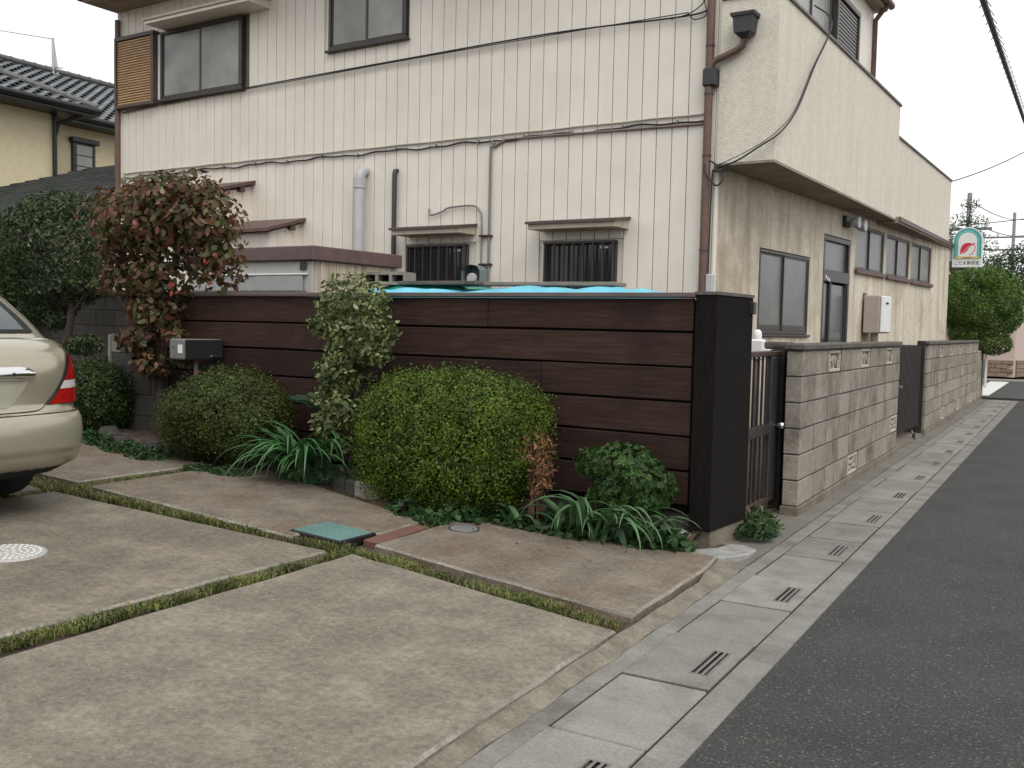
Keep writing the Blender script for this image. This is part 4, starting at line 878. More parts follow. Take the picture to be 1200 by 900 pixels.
# ivy mound on a stump
B4 = fpt(-.34, -.26); bli = [((0, 0, .47), (.24, .22, .12)), ((.16, -.02, .38), (.22, .2, .13)), ((-.14, 0, .46), (.22, .2, .10)), ((.22, 0, .28), (.16, .16, .12)), ((-.02, -.08, .30), (.2, .14, .14)), ((.32, -.02, .34), (.10, .12, .07))]
bli = [((c[0]*.84, c[1], c[2]*.96), (r[0]*.84, r[1], r[2])) for c, r in bli]
P, Nn = blob_points(bli, 1900, .16, .07, 10., 4., .05); 
t = thing('ivy_mound', 'mound of green ivy on a stump beside the black corner post', 'ivy', B4)
V = []
for k in range(5):                                           # five-pointed leaves
    ang = (k-2)*.62; rs = np.full(len(P), 1.)
    V.append((ang, (1., .85, .6)[abs(k-2)]))
rd = unit(rng.normal(size=(len(P), 3))); tt = unit(np.cross(Nn, rd)+np.array([0, 0, -.5])); nn = unit(Nn+.35*rng.normal(size=(len(P), 3))); bb = unit(np.cross(tt, nn)); Q = []
sc = .036*rng.uniform(.7, 1.3, len(P))[:, None]
for ang, ln in V:
    d = tt*math.cos(ang)+bb*math.sin(ang); pr = -tt*math.sin(ang)+bb*math.cos(ang); Q.append(np.stack([P, P+d*sc*ln*.45-pr*sc*.22, P+d*sc*ln, P+d*sc*ln*.45+pr*sc*.22], 1))
quads('foliage', np.concatenate(Q), G_ivy, t, 'stuff')
MB().bbox(-.16, -.08, .0, .08, -.02, .44, b=.01).build('stump', M_postw, t)
for k in range(7):
    a_ = random.uniform(0, 6.28); MB().tube(subpts((0, 0, 0), (.06*math.cos(a_), .06*math.sin(a_), .2), (.18*math.cos(a_), .14*math.sin(a_), .42), n=4), .006, 5).build('stem', M_trunk, t)

# strap-leaved clumps, each blade its own piece
def strap_mesh(L, W, rise, arch, seg=9):
    V = []; z = 0; 
    for i in range(seg+1):
        s = i/seg; th_ = rise-(rise+arch)*s**1.6
        if i: x += math.cos(th_)*L/seg; z += math.sin(th_)*L/seg
        else: x = 0
        wv = W*(.35+.65*math.sin(math.pi*min(1, s*1.15+.12)))*(1 if s < .75 else (1-s)/.25*.95+.05)
        V += [(x, -wv/2, z+wv*.22), (x, 0, z), (x, wv/2, z+wv*.22)]
    m = MB(); m._add(V, [(i*3+k, i*3+k+1, i*3+k+4, i*3+k+3) for i in range(seg) for k in range(2)], True); return m
def strap_plant(name, label, base, n, L, W, mat_, spread=.10, arch=.9, rise=(.9, 1.4), dirs=None, group=None):
    t = thing(name, label, 'plant', base, (0, 0, 0), group)
    for k in range(n):
        a_ = random.uniform(0, 2*math.pi) if dirs is None else random.choice(dirs)+random.uniform(-.45, .45)
        o = strap_mesh(L*random.uniform(.6, 1.12), W*random.uniform(.75, 1.15), random.uniform(*rise), arch*random.uniform(.5, 1.35)).build('blade', mat_, t)
        o.location = (spread*random.uniform(-1, 1), spread*random.uniform(-.7, .7), -.015); o.rotation_euler = (random.uniform(-.15,.15), 0, a_)
    return t
strap_plant('daylily', 'lush dark green daylily clump between the two box shrubs', fpt(-2.82, -.50), 76, .76, .048, G_iris, .15, 1.0, (1.05, 1.5), dirs=[-2.6, -2.2, -1.8, -1.4, -1.0, -.4, 2.8, .2])
strap_plant('daylily', 'thin daylily with few drooping blades below the dead brown twigs', fpt(-.92, -.55), 8, .42, .034, G_iris2, .05, 1.3, (1.0, 1.45), dirs=[-2.8, -2.5, 3.0, -.4, -2.9])
strap_plant('iris_clump', 'broad grey green iris clump spilling over the slab edge near the ivy', fpt(-.50, -.46), 32, .60, .050, G_iris2, .17, 1.0, (.95, 1.5), dirs=[-2.9, -2.5, -2.0, -.9, -.5, 0, 2.9, .4])
strap_plant('iris_clump', 'iris clump with long blades leaning toward the granite block', fpt(-.22, -.44), 18, .54, .048, G_iris2, .12, .9, (.9, 1.5), dirs=[-1.0, -.6, -.2, .2, -2.6, 2.8])
# dead plant
B5 = fpt(-.90, -.40)
t = thing('dead_shrub', 'dried reddish brown shrub remains beside the large box shrub', 'dead shrub', B5)
for k in range(9):
    a_ = random.uniform(0, 6.28); r_ = random.uniform(.03, .13); MB().tube(subpts((random.uniform(-.05,.05), random.uniform(-.04,.04), 0), (r_*.5*math.cos(a_)+.02, r_*.5*math.sin(a_), .28), (r_*math.cos(a_), r_*math.sin(a_), random.uniform(.45, .62)), n=5), [.008]*10+[.004], 5).build('twig', mat('dead_twig', (.10, .055, .04), .9, .3, 20), t)
P, Nn = blob_points([((0, 0, .48), (.13, .11, .13)), ((.05, 0, .32), (.08, .08, .16)), ((-.04, 0, .56), (.10, .09, .07))], 800, .3, .1, 12., 3.)
quads('withered_leaves', leaves(P, Nn, np.full(len(P), .055), np.full(len(P), .012), .5, .9), G_dead, t, 'stuff')
# ferns and other ground cover
def fern(label, base, n, L, dirs, mat_=None):
    t = thing('fern', label, 'fern', base)
    for k in range(n):
        a_ = random.choice(dirs)+random.uniform(-.4, .4); Lk = L*random.uniform(.7, 1.1); rise = random.uniform(.7, 1.3); Q = []; x = z = 0; sg = 16
        for i in range(sg):
            s = i/sg; th_ = rise-(rise+.5)*s; x += math.cos(th_)*Lk/sg; z += math.sin(th_)*Lk/sg; w_ = Lk*.22*math.sin(math.pi*(s*.85+.12))
            for sd_ in (-1, 1):
                Q.append([(x-.006, 0, z), (x+w_*.25, sd_*w_*.55, z+.006), (x+w_*.45, sd_*w_, z-.012), (x+.008, sd_*w_*.45, z-.004)])
        o = quads('frond', np.array(Q), mat_ or G_fern, t); o.rotation_euler = (0, 0, a_); o.location = (random.uniform(-.05,.05), random.uniform(-.04,.04), .0)
    return t
fern('dark green fern with spreading fronds at the foot of the variegated shrub', fpt(-2.55, -.52), 9, .46, [-2.6, -2.0, -1.2, -.6, 3.0])
fern('tall feathery fern against the fence left of the variegated shrub', fpt(-2.95, -.14, None)+Vector((0, 0, .45)), 8, .40, [-2.8, -2.2, -.9, 2.8, 0])
MB().tube([fpt(-2.95, -.14), fpt(-2.95, -.14)+Vector((0, 0, .47))], .012, 6).build('fern_stem', M_trunk, bpy.data.objects['fern.001']).matrix_world = Matrix.Translation(-(fpt(-2.95, -.14)+Vector((0, 0, .45))))
def cover(name, label, spots, n, leaf, mat_, hgt=.09, asp=.8):
    P = []
    for (x, y_, r, k) in spots:
        m = int(n*k); a_ = rng.uniform(0, 2*np.pi, m); q = r*np.sqrt(rng.uniform(0, 1, m)); px = x+q*np.cos(a_); py = y_+q*np.sin(a_)*.75; P.append(np.stack([px, py, .045+K*(-1.645-px)+hgt*rng.uniform(0, 1, m)*(1.15-q/r)], 1))
    P = np.concatenate(P); Nn = unit(np.array([0, 0, 1.])+.5*rng.normal(size=P.shape))
    o = quads(name, leaves6(P, Nn, np.full(len(P), leaf), np.full(len(P), leaf*asp), .1), mat_); o['kind'] = 'stuff'; return tag(o, label, 'ground cover')
def F2(x, y_, r, k): p = fpt(x, y_); return (p.x, p.y, r, k)
cover('ground_cover', 'broad leaved ground cover along the bed below shrubs and irises', [F2(-1.3, -.62, .22, 1), F2(-1.0, -.5, .2, .7), F2(-.55, -.42, .3, 1.2), F2(-.15, -.36, .2, .8), F2(-.06, -.22, .13, .4), F2(.03, -.34, .12, .8), F2(-1.6, -.75, .2, .5), F2(-.75, -.3, .25, .7)], 190, .062, G_cover, .12)
cover('ground_cover', 'small leaved creeping plants on the bed edge near the block pillar', [F2(-5.3, -.52, .22, 1), F2(-4.95, -.6, .25, 1.3), F2(-4.6, -.68, .25, 1.3), F2(-5.6, -.48, .2, .7), F2(-4.25, -.76, .2, .8)], 520, .034, G_cover, .08)
cover('ground_cover', 'dark green moss and weeds at the joint end by the large box shrub', [F2(-1.36, -.85, .13, 1), F2(-1.38, -.68, .14, 1), F2(-3.35, -.72, .18, 1.0), F2(-3.6, -.78, .14, .6)], 900, .018, G_cover, .05)
cover('weeds', 'weedy grass and leaves growing at the foot of the brown bar gate', [(-1.80, 6.45, .16, 1.4), (-1.74, 6.22, .13, 1.2), (-1.86, 6.7, .12, .7)], 170, .055, G_cover, .10, .5)
P_ = strap_plant('grass_tuft', 'pale straggly grass tuft between the black post and bar gate', (-1.82, 6.42, .01), 22, .42, .009, leafmat('dry_grass', [(.17,.17,.08), (.25,.23,.12), (.11,.13,.05)], .7, .2), .06, 1.1, (1.0, 1.5))
# fallen leaves
lv = []
for k in range(36):
    if k < 26: p = fpt(random.uniform(-5.2, -.1), random.uniform(-1.0, -.55)); p.z = dz(p.x)+.006
    elif k < 36: p = Vector((random.uniform(-1.85, -1.6), random.uniform(6, 22), .008))
    else: p = Vector((random.uniform(-5, -1.8), random.uniform(2.2, 4.8), 0)); p.z = dz(p.x)+.005
    lv.append((p.x, p.y, p.z))
lv = np.array(lv); o = quads('fallen_leaves', leaves(lv, np.tile([0, 0, 1.], (len(lv), 1)), np.full(len(lv), .035), np.full(len(lv), .022), .05, 0, .1), G_dead); o['kind'] = 'stuff'; tag(o, 'scattered dry leaves on the slabs and verge', 'leaves')

# ================================================================== TREES ON THE LEFT
def limb(t, pts, r0, r1, name='limb', n=6):
    P = subpts(*pts, n=n); return MB().tube(P, [r0+(r1-r0)*i/(len(P)-1) for i in range(len(P))], 8).build(name, M_trunk, t)
T1 = fpt(-4.97, -.10)
t = thing('dogwood_tree', 'dogwood tree with reddish autumn leaves above the end of the fence', 'tree', T1)
limb(t, [(.05, 0, 0), (.02, 0, .6), (.06, 0, 1.1), (-.02, 0, 1.5)], .045, .03, 'trunk')
cr = [((.02, 0, 1.92), (.78, .5, .38)), ((-.45, .05, 1.84), (.40, .38, .34)), ((.50, 0, 1.84), (.44, .38, .34)), ((.12, 0, 2.14), (.48, .36, .20)), ((.72, 0, 1.56), (.22, .22, .26)), ((-.45, 0, 1.46), (.28, .25, .2)), ((.0, -.05, 1.42), (.45, .3, .22)), ((.05, -.1, 1.12), (.42, .3, .22)), ((-.12, -.1, .88), (.36, .28, .20)), ((.02, -.1, .68), (.30, .25, .16)), ((.42, -.2, .92), (.18, .14, .12)), ((.56, -.2, .74), (.09, .09, .12))]
for c, r in cr[:11]:
    limb(t, [(.0, 0, max(.5, c[2]-.6)), (c[0]*.4, c[1]*.4, c[2]-.25), (c[0]*.85, c[1], c[2]+r[2]*.3)], .018, .004)
cr = [c for c in cr if c[0][2] > 1.3]+[((c[0], c[1], c[2]), (r[0]*.8, r[1]*.8, r[2]*.8)) for c, r in cr if c[2] <= 1.3]
P, Nn = blob_points(cr, 6400, .42, .18, 8., 6., .42, .5)
quads('crown', leaves6(P, Nn, np.full(len(P), .076), np.full(len(P), .046), .35, .6, .3), G_red, t, 'stuff')
P = np.array([(.84, -.2, 1.56), (.80, -.22, 1.52), (.86, -.15, 1.60), (.50, -.3, 1.30), (.54, -.3, 1.27), (.48, -.32, 1.34), (.40, -.2, 1.72), (.66, -.2, .70), (.70, -.22, .64)])
quads('scarlet_leaves', leaves6(P, np.tile([0, -1., .2], (len(P), 1)), np.full(len(P), .062), np.full(len(P), .045), .1, .8), G_hot, t, 'stuff')
T2 = fpt(-8.25, 1.0)
t = thing('evergreen_tree', 'dense dark evergreen tree with rounded crown behind the parked car', 'tree', T2)
limb(t, [(.25, 0, -.3), (.2, 0, .5), (.3, 0, 1.0), (.25, 0, 1.4)], .06, .035, 'trunk'); limb(t, [(.25, 0, .9), (.5, 0, 1.12), (.85, 0, 1.25)], .025, .01); limb(t, [(.25, 0, .8), (0, 0, 1.1), (-.2, 0, 1.4)], .03, .012)
cr = [((.05, 0, 1.75), (.72, .6, .50)), ((-.22, 0, 1.60), (.62, .55, .42)), ((.36, 0, 1.62), (.50, .45, .48)), ((.12, 0, 2.06), (.5, .42, .27)), ((.05, 0, 1.25), (.50, .42, .26)), ((-.15, 0, 1.0), (.32, .3, .2)), ((.58, 0, 1.28), (.24, .22, .13)), ((.1, -.05, .85), (.18, .16, .10)), ((.62, -.1, .60), (.24, .2, .12))]
P, Nn = blob_points(cr, 26000, .24, .12, 7., 9., .3)
quads('crown', leaves(P, Nn, np.full(len(P), .058), np.full(len(P), .026), .5), G_dark, t, 'stuff')
T3 = fpt(-10.3, 1.4)
t = thing('evergreen_tree', 'loose green bush at the frame edge rising over the boundary wall', 'tree', T3); limb(t, [(0, 0, -.3), (.05, 0, .9), (0, 0, 1.5)], .04, .02, 'trunk')
P, Nn = blob_points([((0, 0, 1.25), (.7, .6, .45)), ((.3, 0, 1.0), (.4, .4, .3))], 12000, .2, .1, 7., 4.)
quads('crown', leaves(P, Nn, np.full(len(P), .06), np.full(len(P), .03), .5), G_sml, t, 'stuff')

# ================================================================== PARKED CAR (tail towards the street)
car = thing('parked_car', 'pale gold sedan parked with its tail toward the street', 'car', (-4.97, 2.95, dz(-4.97)), (0, th, R(1.5)))
LV = [(.27,-.16,.77),(.285,-.08,.815),(.31,-.04,.836),(.36,-.016,.845),(.385,-.014,.845),(.395,-.003,.848),(.42,0,.848),(.50,0,.848),(.565,-.012,.845),(.596,-.035,.842),(.612,-.070,.838),(.66,-.082,.840),(.72,-.088,.842),(.80,-.097,.838),(.86,-.108,.832),(.91,-.122,.826),(.95,-.14,.818),(.985,-.18,.800),(1.005,-.23,.778),(1.018,-.30,.74),(1.026,-.40,.66)]
lvz = [l[0] for l in LV]
def LR(z): return float(np.interp(z, lvz, [l[1] for l in LV])), float(np.interp(z, lvz, [l[2] for l in LV]))
PW = 4.6; DD = .36
def surf(z, phi, off=0.):
    r, w_ = LR(z); c = max(0, math.cos(phi))**(2/PW); s = max(0, math.sin(abs(phi)))**(2/PW)
    return Vector((r+off-DD*(1-c), math.copysign((w_+off)*s, phi), z))
phis = [R(a_) for a_ in (0.01, 3, 8, 14, 20, 26, 32, 38, 44, 50, 56, 62, 68, 73, 78, 82, 85.5, 88, 90)]
def outline(z, off=0.):
    q = [surf(z, p, off) for p in phis]; r, w_ = LR(z); fr0 = -4.36-r*.6
    side = [Vector((r-DD-(r-DD-(fr0+.7))*k/6, w_+off, z)) for k in range(1, 6)]
    front = [Vector((fr0+.7-.7*math.sin(R(a_))**(2/2.6), (w_+off)*math.cos(R(a_))**(2/2.6), z-.0)) for a_ in (0, 15, 30, 45, 60, 72, 82, 89.9)]
    half = q+side+front; return half+[Vector((v.x, -v.y, v.z)) for v in reversed(half)]
def loft(levels, off=0., cap=False):
    rows = [outline(z, off) for z in levels]; n = len(rows[0]); m = MB(); vs = [tuple(v) for r in rows for v in r]
    fs = [(j*n+i, j*n+(i+1) % n, (j+1)*n+(i+1) % n, (j+1)*n+i) for j in range(len(rows)-1) for i in range(n)]
    if cap: vs.append((-2.2, 0, levels[-1]+.015)); c = len(vs)-1; fs += [((len(rows)-1)*n+i, (len(rows)-1)*n+(i+1) % n, c) for i in range(n)]
    m._add(vs, fs, True); return m
loft(lvz[:10]+[.6]).build('bumper', M_paintU, car)
body = loft([.604]+lvz[10:], 0, True).build('body', M_paint, car)
loft([.59, .615], -.012).build('bumper_gap', M_black, car)
loft([.235, .295], .0, True).build('underside', M_black, car)
def patch(name, m, parent, z0, z1, left, right, off, nz=5, na=10):
    vs = []
    for j in range(nz+1):
        z = z0+(z1-z0)*j/nz
        for i in range(na+1): vs.append(tuple(surf(z, R(left(z)+(right(z)-left(z))*i/na), off)))
    mm = MB(); mm._add(vs, [(j*(na+1)+i, j*(na+1)+i+1, (j+1)*(na+1)+i+1, (j+1)*(na+1)+i) for j in range(nz) for i in range(na)], True); return mm.build(name, m, parent)
for sg in (1, -1):
    lf = lambda z, e=0: sg*(22+(z-.652)/.268*31+e); rg = lambda z, e=0: sg*(85-(z-.652)/.268*19+e)
    tl = patch('tail_light', M_darkm, car, .648, .925, lambda z: lf(z, -.1), lambda z: rg(z, .3), .004)
    patch('red_lens', M_red, tl, .652, .733, lf, rg, .012); patch('clear_lens', M_clear, tl, .735, .780, lf, lambda z: rg(z, -1), .011); patch('red_lens', M_red, tl, .782, .922, lf, rg, .012)
    # trunk shut line
    pth = [surf(1.02, R(sg*50), .001), surf(.97, R(sg*52), .001)]+[surf(z, R(sg*(22+(z-.652)/.268*31-1.0)), .002) for z in (.92, .85, .78, .72, .66)]+[surf(.635, R(sg*19.5), .002), surf(.622, R(sg*16), .002), surf(.618, R(sg*10), .002), surf(.617, R(sg*3), .002)]
    MB().tube(subpts(*pth, n=4), .0022, 5).build('shut_line', M_black, body)
gb_ = MB(); vs = []
for i in range(25):
    y_ = -.47+.94*i/24; e = 1-max(0, abs(y_)-.42)/.05*.55; xx = -.10-.03*(y_/.8)**2
    for (dx, zz_) in ((0, -.042*e), (.026, -.036*e), (.034, 0), (.022, .036*e), (0, .042*e)): vs.append((xx+dx, y_, .828+zz_))
gb_._add(vs, [(i*5+k, (i+1)*5+k, (i+1)*5+k+1, i*5+k+1) for i in range(24) for k in range(4)], True); gar = gb_.build('chrome_garnish', M_chrome, car)
MB().lathe([(.011, .028), (.011, .034), (.0001, .035)], 12, (-.106, .335, .828), 'x').build('lock_button', M_tyre, gar)
MB().bbox(-.115, -.085, -.165, .165, .64, .79, b=.004).build('number_plate', M_white, car)
rc = MB(); vs = []
for z in np.linspace(.645, .80, 7):
    wv = .30+.15*((z-.645)/.155)**.7
    for y_ in np.linspace(-1, 1, 17): vs.append((LR(z)[0]-DD*(1-(1-min(1, abs(y_)*wv/LR(z)[1])**PW)**(1/PW))+.0035, y_*wv, z))
rc._add(vs, [(j*17+i, j*17+i+1, (j+1)*17+i+1, (j+1)*17+i) for j in range(6) for i in range(16)], True); rc.build('plate_recess', mat('paint_recess', (.39, .365, .285), .3, .03, metallic=.45, coat=.5), car)
# cabin
def cab(z): return [float(np.interp(z, [1.0, 1.03, 1.12, 1.25, 1.38, 1.45, 1.49, 1.51], v)) for v in ([-.28,-.32,-.42,-.62,-.92,-1.18,-1.55,-2.0], [-3.35,-3.25,-2.98,-2.65,-2.35,-2.2,-2.1,-2.05], [.765,.755,.725,.68,.635,.60,.54,.42])]
def cring(z, off=0.):
    r, f_, w_ = cab(z); pts = []
    for a_ in (0.01, 15, 30, 45, 58, 68, 76, 83, 87, 90): pts.append(Vector((r+off-.22*(1-math.cos(R(a_))**(2/4.5)), (w_+off)*math.sin(R(a_))**(2/4.5), z)))
    for k in range(1, 6): pts.append(Vector((r-.22+(f_+.3-r+.22)*k/6, w_+off, z)))
    for a_ in (0, 30, 60, 89.9): pts.append(Vector((f_+.3-.3*math.sin(R(a_)), (w_+off)*math.cos(R(a_))**.6, z)))
    return pts+[Vector((v.x, -v.y, v.z)) for v in reversed(pts)]
zs_ = [1.0, 1.03, 1.08, 1.15, 1.22, 1.30, 1.38, 1.45, 1.49, 1.51]; rows = [cring(z) for z in zs_]; n = len(rows[0]); m_ = MB()
m_._add([tuple(v) for r in rows for v in r]+[(-2.0, 0, 1.515)], [(j*n+i, j*n+(i+1) % n, (j+1)*n+(i+1) % n, (j+1)*n+i) for j in range(len(rows)-1) for i in range(n)]+[((len(rows)-1)*n+i, (len(rows)-1)*n+(i+1) % n, len(rows)*n) for i in range(n)], True)
cabin = m_.build('cabin', M_paint, car)
def cpatch(name, m, z0, z1, yf0, yf1, off):
    vs = []; nz = 8; ny = 16
    for j in range(nz+1):
        z = z0+(z1-z0)*j/nz; r, f_, w_ = cab(z); lim = yf0+(yf1-yf0)*j/nz
        for i in range(ny+1):
            yy_ = (-1+2*i/ny)*lim; s_ = min(1, abs(yy_)); vs.append((r+off-.22*(1-(1-s_**4.5)**(1/4.5)), yy_*(w_+off*.5), z+off*.3))
    mm = MB(); mm._add(vs, [(j*(ny+1)+i, j*(ny+1)+i+1, (j+1)*(ny+1)+i+1, (j+1)*(ny+1)+i) for j in range(nz) for i in range(ny)], True); return mm.build(name, m, cabin)
bk = cpatch('rear_window_border', M_tyre, 1.04, 1.44, .86, .84, .006); cpatch('rear_window', mat('tinted_glass', (.05, .06, .065), .06, .05, spec=.9), 1.055, 1.42, .78, .77, .010)
for sg in (1, -1):
    m_ = MB(); vs = []
    for z, a0, a1 in ((1.08, -1.0, -2.85), (1.18, -1.05, -2.65), (1.30, -1.2, -2.45), (1.40, -1.4, -2.3)):
        w_ = cab(z)[2]+.006; vs += [(a0+(a1-a0)*k/6, sg*w_, z) for k in range(7)]
    m_._add(vs, [(j*7+i, j*7+i+1, (j+1)*7+i+1, (j+1)*7+i) for j in range(3) for i in range(6)], True); m_.build('side_window', M_glassD, cabin)
MB().bbox(-.62, -.52, .50, .58, 1.065, 1.085, b=.008).build('parcel_speaker', M_grey, cabin)
for x, sg in ((-.80, 1), (-.80, -1), (-3.38, 1), (-3.38, -1)):
    wl_ = MB(); wl_.lathe([(.20, -.09), (.27, -.095), (.295, -.08), (.30, -.05), (.30, .05), (.295, .08), (.27, .095), (.20, .09)], 32, (x, sg*.735, .30), 'y'); wq = wl_.build('wheel', M_tyre, car)
    m_ = MB(); m_.lathe([(.19, sg*.088), (.20, sg*.093), (.05, sg*.075), (.0001, sg*.075)], 24, (x, sg*.735, .30), 'y'); m_.build('rim', M_lgrey, wq)
    m_ = MB(); m_._add([(x+.36*math.cos(R(a_)), sg*.851, .30+.36*math.sin(R(a_))) for a_ in range(-20, 201, 11)], [tuple(range(21))]); m_.build('wheel_arch', M_black, car)

# ================================================================== NEIGHBOURING HOUSES ON THE LEFT
nb = thing('neighbour_house', 'cream rendered house with grey glazed tile hip roof beyond the siding', 'house', (-19.9, 14.1, 0))
NB = Matrix.Translation((19.9, -14.1, 0))
def nbb(name, m, *d, parent=None, b=.01):
    q = MB(); q.T = NB; q.bbox(*d, b=b); return q.build(name, m, parent or nb)
nbb('wall', M_cream, -27, -19.9, 3, 14.10, 0, 5.95); nbb('wall', M_cream, -27, -20.75, 14.11, 24, 0, 5.95)
wn = nbb('window', M_gutterB, -20.75, -20.68, 15.06, 15.68, 4.6, 5.58)
nbb('pane', M_glassU, -20.681, -20.672, 15.16, 15.58, 4.70, 5.40, parent=wn); nbb('window_hood', M_gutterB, -20.74, -20.60, 15.00, 15.74, 5.45, 5.56, parent=wn)
for z in (4.9, 5.15): nbb('muntin', M_gutterB, -20.675, -20.662, 15.15, 15.59, z, z+.02, parent=wn, b=.003)
nbb('window', M_gutterB, -20.75, -20.68, 16.3, 16.5, 4.6, 5.5); nbb('window', M_gutterB, -19.9, -19.83, 11.2, 12.05, 4.3, 5.6)
q = MB(); q.T = NB
TP = .45
def roof_plane(x, xe): return 6.0+TP*(xe-x)
for xe, y0, y1, xr, tip in ((-19.3, 3, 14.66, -23.4, 4.1), (-20.25, 3, 24, -24.7, 0)):
    q = MB(); q.T = NB; zr = roof_plane(xr, xe)-.05
    q._add([(xe, y0, 5.92), (xe, y1, 5.92), (xr, y1-tip, zr), (xr, y0, zr), (xr-4, y1-tip, 5.92), (xr-4, y0, 5.92)], [(0,1,2,3), (3,2,4,5), (1,4,2)] if tip else [(0,1,2,3), (3,2,4,5), (1,4,2)])
    q.build('roof_deck', M_shingle, nb)
    f = MB(); f.T = NB; f.tube([(xe+.06, y0, 5.94), (xe+.06, y1+.05, 5.94)], .07, 8); f.build('gutter', M_gutterB, nb); nbb('soffit', M_gutterB, xe-.75, xe, y0, y1, 5.80, 5.91)
tm = MB(); tw, tl_ = .285, .29; vs = []
for (s, h) in ((0, 0), (-tl_, TP*tl_)):
    for i in range(7):
        u_ = i/6; vs.append((s, u_*tw*.94, h+.035*math.sin(u_*2*math.pi-.6)+(.085 if s == 0 else .012)))
vs += [(v[0], v[1], v[2]-.022) for v in vs[:7]]
tm._add(vs, [(i, i+1, 8+i, 7+i) for i in range(6)]+[(14+i, 15+i, i+1, i) for i in range(6)], False); tm_ = tm.mesh('roof_tile'); tm_.materials.append(M_tile)
spots = []
for xe, y0, y1, xr, tip in ((-19.3, 6.5, 14.66, -23.4, 1), (-20.25, 9, 21.5, -24.7, 0)):
    r = 0
    while xe-r*tl_ > xr+.2:
        y_ = y0
        while y_+tw < y1:
            x = xe-r*tl_
            if tip and y_+tw > y1-(xe-x): break
            if not tip and x > -21.2 and y_ < 13.9: y_ += tw; continue
            spots.append((x, y_, roof_plane(x, xe)-.04)); y_ += tw
        r += 1
def pxx(p):
    d = Vector(p)-Vector((0,0,1.35)); f = d.dot(fw); return 600+1150*d.dot(r3)/f if f > 0 else -1e9
vis = [p for p in spots if -30 < pxx(p) < 150]; vis.sort(key=lambda p: p[0]**2+p[1]**2)
for p in vis[:296]: inst('roof_tile', tm_, nb, NB @ Matrix.Translation(p))
rest = vis[296:]+[p for p in spots if not (-30 < pxx(p) < 150)]
q = MB(); q.T = NB
for p in rest: q._add([(v.co.x+p[0], v.co.y+p[1], v.co.z+p[2]) for v in tm_.vertices], [tuple(f.vertices) for f in tm_.polygons])
q.build('far_roof_tiles', M_tile, nb, 'stuff')
rm = MB(); rm.tube([(0, 0, 0), (0, .34, 0)], .085, 8); rm.tube([(0, -.01, 0), (0, .03, 0)], .098, 8); rm_ = rm.mesh('ridge_tile'); rm_.materials.append(M_ridge)
hd_ = Vector((-1, -1, TP)).normalized(); hq = Vector((0, 1, 0)).rotation_difference(hd_).to_matrix().to_4x4(); hl_ = 4.1*math.sqrt(2+TP*TP)
for k in range(int(hl_/.34)): inst('ridge_tile', rm_, nb, NB @ Matrix.Translation(Vector((-19.3, 14.66, 6.03))+hd_*k*.34) @ hq)
for k in range(40): inst('ridge_tile', rm_, nb, NB @ Matrix.Translation((-24.7, 9+k*.34, roof_plane(-24.7, -20.25)+.06)))
q = MB(); q.T = NB; q.tube([(-19.84, 14.0, 5.85), (-19.84, 14.0, 0)], .05, 8); q.tube([(-19.3, 14.5, 5.9), (-19.80, 14.05, 5.6), (-19.84, 14.0, 5.3)], .045, 8); q.build('downpipe', M_gutterB, nb)
an = thing('roof_antenna', 'slim grey antenna mast on the tiled ridge of the cream house', 'antenna', (-24.65, 17.35, 7.88))
MB().tube([(0, 0, 0), (0, 0, 1.05)], .035, 8).build('mast', M_lgrey, an); m_ = MB(); m_._add([(.02, 0, .95), (.03, .14, .1), (-.03, -.02, .1), (.02, .03, .95), (.03, .16, .1), (-.03, .02, .1)], [(0,1,2),(5,4,3),(0,3,4,1),(1,4,5,2),(2,5,3,0)]); m_.build('bracket', M_lgrey, an); MB().tube([(-.5, -.4, .3), (.2, .15, .25)], .014, 6).build('arm', M_grey, an)

lb = thing('low_outbuilding', 'single storey outbuilding with dark green grey shingle roof left of the siding', 'outbuilding', HC, HR)
MB().bbox(-18.6, -10.35, -.7, 4.6, 0, 2.9).build('wall', mat('weathered_board', (.20, .18, .145), .9, .2, 5), lb)
ap = [(-19.2, -1.25, 2.92), (-10.2, -1.25, 2.92), (-10.2, 5.2, 2.92), (-19.2, 5.2, 2.92), (-13.6, 1.95, 4.30), (-10.2, 1.95, 4.30)]
q = MB(); q._add(ap, [(0,1,5,4), (3,0,4), (2,3,4,5), (1,2,5), (3,2,1,0)]); q.build('roof_deck', M_shingle, lb)
# overlapping shingle courses as real steps
q = MB()
A, B_, C_, D_ = [Vector(v) for v in (ap[0], ap[1], ap[5], ap[4])]
nr = 22
for r in range(nr):
    t0, t1 = r/nr, (r+1)/nr; l0, r0 = A.lerp(D_, t0), B_.lerp(C_, t0); l1, r1 = A.lerp(D_, t1), B_.lerp(C_, t1); cnt = int((r0-l0).length/.26)
    for k in range(cnt):
        s0, s1 = (k+(.5 if r % 2 else 0))/cnt, (k+.96+(.5 if r % 2 else 0))/cnt
        if s1 > 1: continue
        p = [l0.lerp(r0, s0), l0.lerp(r0, s1), l1.lerp(r1, s1), l1.lerp(r1, s0)]; up_ = Vector((0, 0, .022+random.uniform(0, .008)))
        q._add([tuple(p[0]+up_), tuple(p[1]+up_), tuple(p[2]+Vector((0,0,.006))), tuple(p[3]+Vector((0,0,.006))), tuple(p[0]), tuple(p[1])], [(0,1,2,3), (4,5,1,0)])
A, B_, D_ = Vector(ap[3]), Vector(ap[0]), Vector(ap[4])
